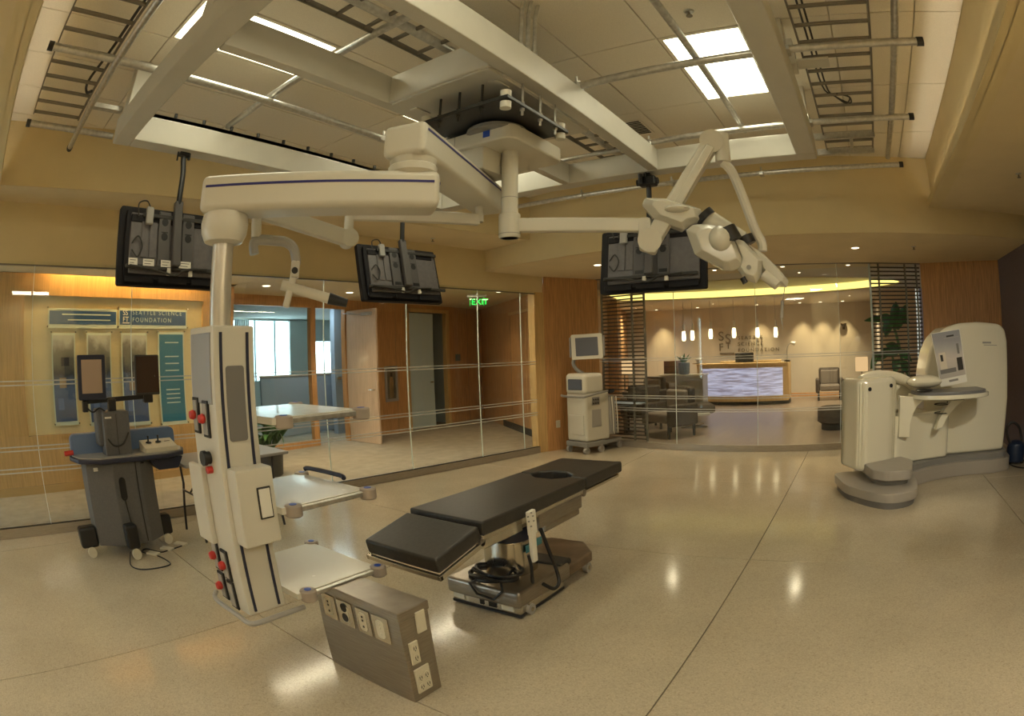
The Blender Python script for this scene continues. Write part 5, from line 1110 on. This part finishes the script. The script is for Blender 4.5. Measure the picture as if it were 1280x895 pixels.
# reception desk
dk = thing('reception_desk', 'curved wood reception desk with backlit wavy glass front', 'desk', (16.2, 3.3, 0))
def desk(y): return 15.75 + (y - 3.55) ** 2 / 7.0
YA, YB = wp(874, 480, 16.1).y, wp(986, 480, 16.1).y
ys = steps(YA, YB, 16); yi = steps(YA - .18, YB + .16, 16)
obj('carcass', strip(lambda y: ((desk(y), y), (1, 0)), ys, .12, 1.10, .55), WOOD2, dk)
obj('plinth', strip(lambda y: ((desk(y) + .12, y), (1, 0)), ys, 0, .12, .4), BLACK2, dk)
obj('counter_top', strip(lambda y: ((desk(y) - .05, y), (1, 0)), ys, 1.10, 1.15, .65), WOOD2, dk)
WAVE = bpy.data.materials.new('wavy_backlit_glass'); WAVE.use_nodes = True
nt = WAVE.node_tree; b = nt.nodes['Principled BSDF']; g_ = nt.nodes.new('ShaderNodeNewGeometry'); mp = nt.nodes.new('ShaderNodeMapping'); mp.inputs['Scale'].default_value = (1, 1.1, 13)
nz = nt.nodes.new('ShaderNodeTexNoise'); nz.inputs['Scale'].default_value = 2.2; nz.inputs['Detail'].default_value = 2
rp_ = nt.nodes.new('ShaderNodeValToRGB'); e = rp_.color_ramp.elements; e[0].position = .38; e[0].color = (.22, .20, .33, 1); e[1].position = .62; e[1].color = (.72, .72, 1, 1)
nt.links.new(g_.outputs['Position'], mp.inputs[0]); nt.links.new(mp.outputs[0], nz.inputs['Vector']); nt.links.new(nz.outputs['Fac'], rp_.inputs[0]); nt.links.new(rp_.outputs[0], b.inputs['Emission Color']); b.inputs['Emission Strength'].default_value = .55; b.inputs['Base Color'].default_value = (.4, .4, .45, 1)
obj('lit_front', strip(lambda y: ((desk(y) - .02, y), (1, 0)), yi, .24, 1.02, .02), WAVE, dk)
obj('front_frame', strip(lambda y: ((desk(y) - .04, y), (1, 0)), ys, .10, .24, .05), WOOD2, dk)
obj('inner_ledge', MB().box((16.64, YB + .3, 1.1), (16.9, YA - .5, 1.20), .01, 1), WOOD2, dk)
p = wp(932, 452, 16.7); t = thing('desk_monitor', 'dark computer monitor on the reception desk', 'monitor', (16.55, p.y, 1.15))
obj('screen', MB().box((16.52, p.y - .27, 1.16), (16.57, p.y + .27, 1.43), .01, 1), BLACK, t); obj('stand', MB().box((16.57, p.y - .05, 1.15), (16.62, p.y + .05, 1.35)), BLACK, t)
p = wp(984, 458, 16.3); t = thing('task_lamp', 'thin desk lamp with curved neck on the right of the reception desk', 'lamp', (16.3, p.y, 1.15))
obj('base', MB().cyl((16.3, p.y, 1.15), (16.3, p.y, 1.20), .09), BLACK, t)
obj('neck', MB().tube(smooth([(16.3, p.y, 1.2), (16.3, p.y, 1.5), (16.3, p.y - .05, 1.62), (16.3, p.y - .15, 1.68)]), .015, 6), GALV, t)
obj('shade', MB().cyl((16.3, p.y - .12, 1.68), (16.3, p.y - .24, 1.64), .03, .06), WHITE, t)
p = wp(874, 458, 16.2); t = thing('serving_tray', 'small silver bowl and tray on the left end of the desk', 'bowl', (16.2, p.y, 1.15))
obj('tray', MB().cyl((16.2, p.y, 1.15), (16.2, p.y, 1.17), .2, n=24), STEEL2, t); obj('bowl', MB().lathe([(.05, 1.17), (.12, 1.30), (.11, 1.31), (.04, 1.2)], (16.2, p.y, 0), 18), GREYPL, t)
# low white cabinet, wood box, planter
p = wp(848, 490, 15.0)
t = thing('white_cabinet', 'low white cabinet left of the reception desk', 'cabinet', (15.0, p.y, 0))
obj('body', MB().box((14.8, p.y - .75, .05), (15.3, p.y + .45, .88), .012, 1), GREYPL, t); obj('top', MB().box((14.78, p.y - .77, .88), (15.32, p.y + .47, .92), .006, 1), WHITE2, t)
q = wp(842, 470, 15.35); t = thing('wood_box', 'square wooden panel box standing behind the white cabinet', 'box', (15.5, q.y, 0))
obj('panel', MB().box((15.4, q.y - .30, .0), (15.6, q.y + .30, 1.27), .006, 1), mat('walnut', (.20, .10, .05), .5, kind='woodz', amount=.2, scale=6), t)
for z_ in (.95, 1.1): obj('groove', MB().box((15.39, q.y - .30, z_), (15.402, q.y + .30, z_ + .01)), BLACK2, t)
q = wp(855.5, 470, 15.0); t = thing('potted_succulent', 'small spiky plant in a dark planter on the white cabinet', 'plant', (15.0, q.y, .92))
obj('planter', MB().lathe([(.13, .92), (.15, .95), (.16, 1.22), (.14, 1.23)], (15.0, q.y, 0), 18), BLACK2, t)
sl = leafmesh(.28, .035, .5, LEAF)
for k in range(12): inst('leaf', sl, t, (.04 * math.cos(k), .04 * math.sin(k), .28), (random.uniform(-.5, .5), random.uniform(-.5, .5), k * .55))
# ------------------------------------------------------------------ seating
def swivel(loc, rz, label):
    t = thing('lounge_chair', label, 'chair', loc, rz, group='reception chairs')
    obj('seat', MB().box((-.40, -.40, .30), (.40, .42, .48), .06, 3), LEATHER, t, local=True)
    obj('backrest', MB().loft([[(-w_, -.36 - .25 * (z_ - .4) - th, z_) if i in (0, 3) else (-w_, -.36 - .25 * (z_ - .4), z_) for i in (0,)] + [(w_, -.36 - .25 * (z_ - .4) - th, z_), (w_, -.36 - .25 * (z_ - .4) + .10, z_), (-w_, -.36 - .25 * (z_ - .4) + .10, z_)] for z_, w_, th in ((.36, .40, .02), (.6, .42, .04), (.85, .40, .04), (.93, .34, .02))]), LEATHER, t, local=True)
    obj('shell', MB().box((-.43, -.42, .27), (.43, .30, .32), .02, 2), WHITE, t, local=True)
    obj('stem', MB().cyl((0, 0, .04), (0, 0, .28), .035, n=14), STEEL2, t, local=True)
    for k in range(4): obj('leg', MB().bar((0, 0, .035), (.36 * math.cos(PI / 4 + k * PI / 2), .36 * math.sin(PI / 4 + k * PI / 2), .02), .06, .03, .006), STEEL2, t, local=True)
    return t
def armchair(loc, rz, label):
    t = thing('armchair', label, 'chair', loc, rz, group='reception chairs')
    obj('seat', MB().box((-.30, -.28, .28), (.30, .34, .46), .05, 3), TAUPEF, t, local=True)
    obj('backrest', MB().box((-.32, -.42, .25), (.32, -.26, .92), .06, 3), LEATHER, t, local=True)
    obj('back_cushion', MB().box((-.27, -.29, .44), (.27, -.17, .86), .05, 3), TAUPEF, t, local=True)
    for s in (-1, 1): obj('armrest', MB().box((s * .36 - .06, -.38, .22), (s * .36 + .06, .32, .62), .04, 3), LEATHER, t, local=True)
    for x in (-.33, .33):
        for y in (-.34, .28): obj('leg', MB().cyl((x, y, .23), (x, y, 0), .03, .025, n=8), BLACK2, t, local=True)
    return t
f = lambda px, py, z=0: Zp(px, py, z)
swivel(f(866, 533), math.radians(205), 'brown swivel lounge chair facing away on a star base near the reception glass')
armchair(f(836, 545), math.radians(60), 'brown tub armchair directly behind the reception glass at the left')
armchair(f(803, 535), math.radians(-60), 'brown armchair half hidden behind the left slatted screen')
armchair(W(1037, 492, 17.0) * 1.0 - Vector((0, 0, W(1037, 492, 17.0).z)), math.radians(95), 'taupe armchair against the back wall right of the desk')
armchair(W(808, 490, 14.6) - Vector((0, 0, W(808, 490, 14.6).z)), math.radians(70), 'grey armchair by the lamp table at the far left of reception')
p = f(1043, 536); t = thing('ottoman', 'dark round ottoman at the left edge of the scanner in reception', 'ottoman', p)
obj('cushion', MB().lathe([(.28, .12), (.34, .16), (.34, .40), (.26, .44), (.05, .45)], p, 24), LEATHER, t); obj('base', MB().cyl(p, p + Vector((0, 0, .13)), .26, n=24), BLACK2, t)
p = W(781, 500, 11.4); p.z = 0; t = thing('side_table', 'low table with a blue-grey top behind the left slatted screen', 'table', p)
obj('tabletop', MB().box(p + Vector((-.35, -.35, .56)), p + Vector((.35, .35, .60)), .01, 1), CUBE, t); obj('leg', MB().cyl(p, p + Vector((0, 0, .57)), .04, n=12), DARKST, t)
def tlamp(px, py, d, label):
    p = W(px, py, d); t = thing('table_lamp', label, 'lamp', (p.x, p.y, .60))
    obj('shade', MB().box(p + Vector((-.15, -.15, -.16)), p + Vector((.15, .15, .16)), .01, 1), emis('lamp_shade_glow', (1, .62, .30), .8), t)
    obj('stem', MB().cyl((p.x, p.y, .60), p, .015, n=8), DARKST, t); obj('base', MB().cyl((p.x, p.y, .60), (p.x, p.y, .63), .1, n=16), DARKST, t)
    return p
p = tlamp(780.5, 460, 13.9, 'square glowing table lamp behind the left slatted screen')
t = thing('lamp_table', 'small dark lamp table at the far left of reception', 'table', (p.x, p.y, 0)); obj('tabletop', MB().box((p.x - .3, p.y - .3, .56), (p.x + .3, p.y + .3, .60), .01, 1), LEATHER, t); obj('leg', MB().cyl((p.x, p.y, 0), (p.x, p.y, .57), .04, n=12), DARKST, t)
p = tlamp(1077, 455, 13.5, 'square glowing table lamp left of the right slatted screen')
t = thing('lamp_table', 'small dark lamp table hidden behind the scanner shell', 'table', (p.x, p.y, 0)); obj('tabletop', MB().box((p.x - .3, p.y - .3, .56), (p.x + .3, p.y + .3, .60), .01, 1), LEATHER, t); obj('leg', MB().cyl((p.x, p.y, 0), (p.x, p.y, .57), .04, n=12), DARKST, t)
p = wp(1054.5, 406); t = thing('wall_sconce', 'small metal sconce on the reception wall at the right', 'sconce', (18.2, p.y, p.z))
obj('bracket', MB().box((18.12, p.y - .04, p.z - .14), (18.2, p.y + .04, p.z + .02), .01, 1), SILD, t); obj('cup', MB().lathe([(.05, -.06), (.10, .02), (.10, .05), (.03, .04)], (18.08, p.y, p.z), 14), SILD, t)
# tall broad-leaved plant behind the right screen
bp_ = W(1122, 480, 10.9); bp_.z = 0
t = thing('tall_plant', 'tall broad-leaved tropical plant behind the right slatted screen', 'plant', bp_)
obj('pot', MB().lathe([(.20, 0), (.24, .03), (.28, .50), (.25, .52)], bp_, 20), BLACK2, t)
obj('stem', MB().tube(smooth([bp_ + Vector((0, 0, .4)), bp_ + Vector((-.02, -.10, 1.1)), bp_ + Vector((0, .0, 1.7)), bp_ + Vector((.0, .12, 2.05))]), .03, 8)
    .tube(smooth([bp_ + Vector((0, 0, .4)), bp_ + Vector((.0, .05, 1.0)), bp_ + Vector((0, .10, 1.4))]), .025, 8), STEM, t)
def lf(px0, py0, px1, py1, wd, d=10.85):
    a, b = W(px0, py0, d), W(px1, py1, d - .12); ax = (b - a); L_ = ax.length; ax.normalize(); nn = (CPOS - a).normalized(); sd = ax.cross(nn).normalized(); nn = sd.cross(ax)
    g = []
    for k in range(9):
        u = k / 8; ww = wd * math.sin(PI * (u * .93 + .05)) ** .8; c = a + ax * L_ * u + nn * (.05 * math.sin(PI * u)) + Vector((0, 0, .04 * math.sin(PI * u)))
        g.append([c - sd * ww + nn * .03, c - sd * ww * .5, c - nn * .01, c + sd * ww * .5, c + sd * ww + nn * .03])
    obj('leaf', MB().sheet(g), LEAF, t, smooth=60)
for a in ((1118, 410, 1120, 377, .10), (1122, 412, 1134, 380, .09), (1117, 410, 1128, 395, .12), (1112, 402, 1080, 401, .06), (1114, 404, 1098, 395, .09), (1112, 402, 1107, 422, .10), (1116, 404, 1101, 417, .08), (1122, 400, 1138, 404, .08), (1124, 440, 1106, 430, .08), (1122, 444, 1100, 440, .09), (1100, 440, 1088, 462, .07), (1124, 440, 1140, 452, .08), (1122, 450, 1118, 468, .09), (1128, 452, 1136, 470, .08), (1110, 442, 1095, 452, .08)):
    lf(*a)
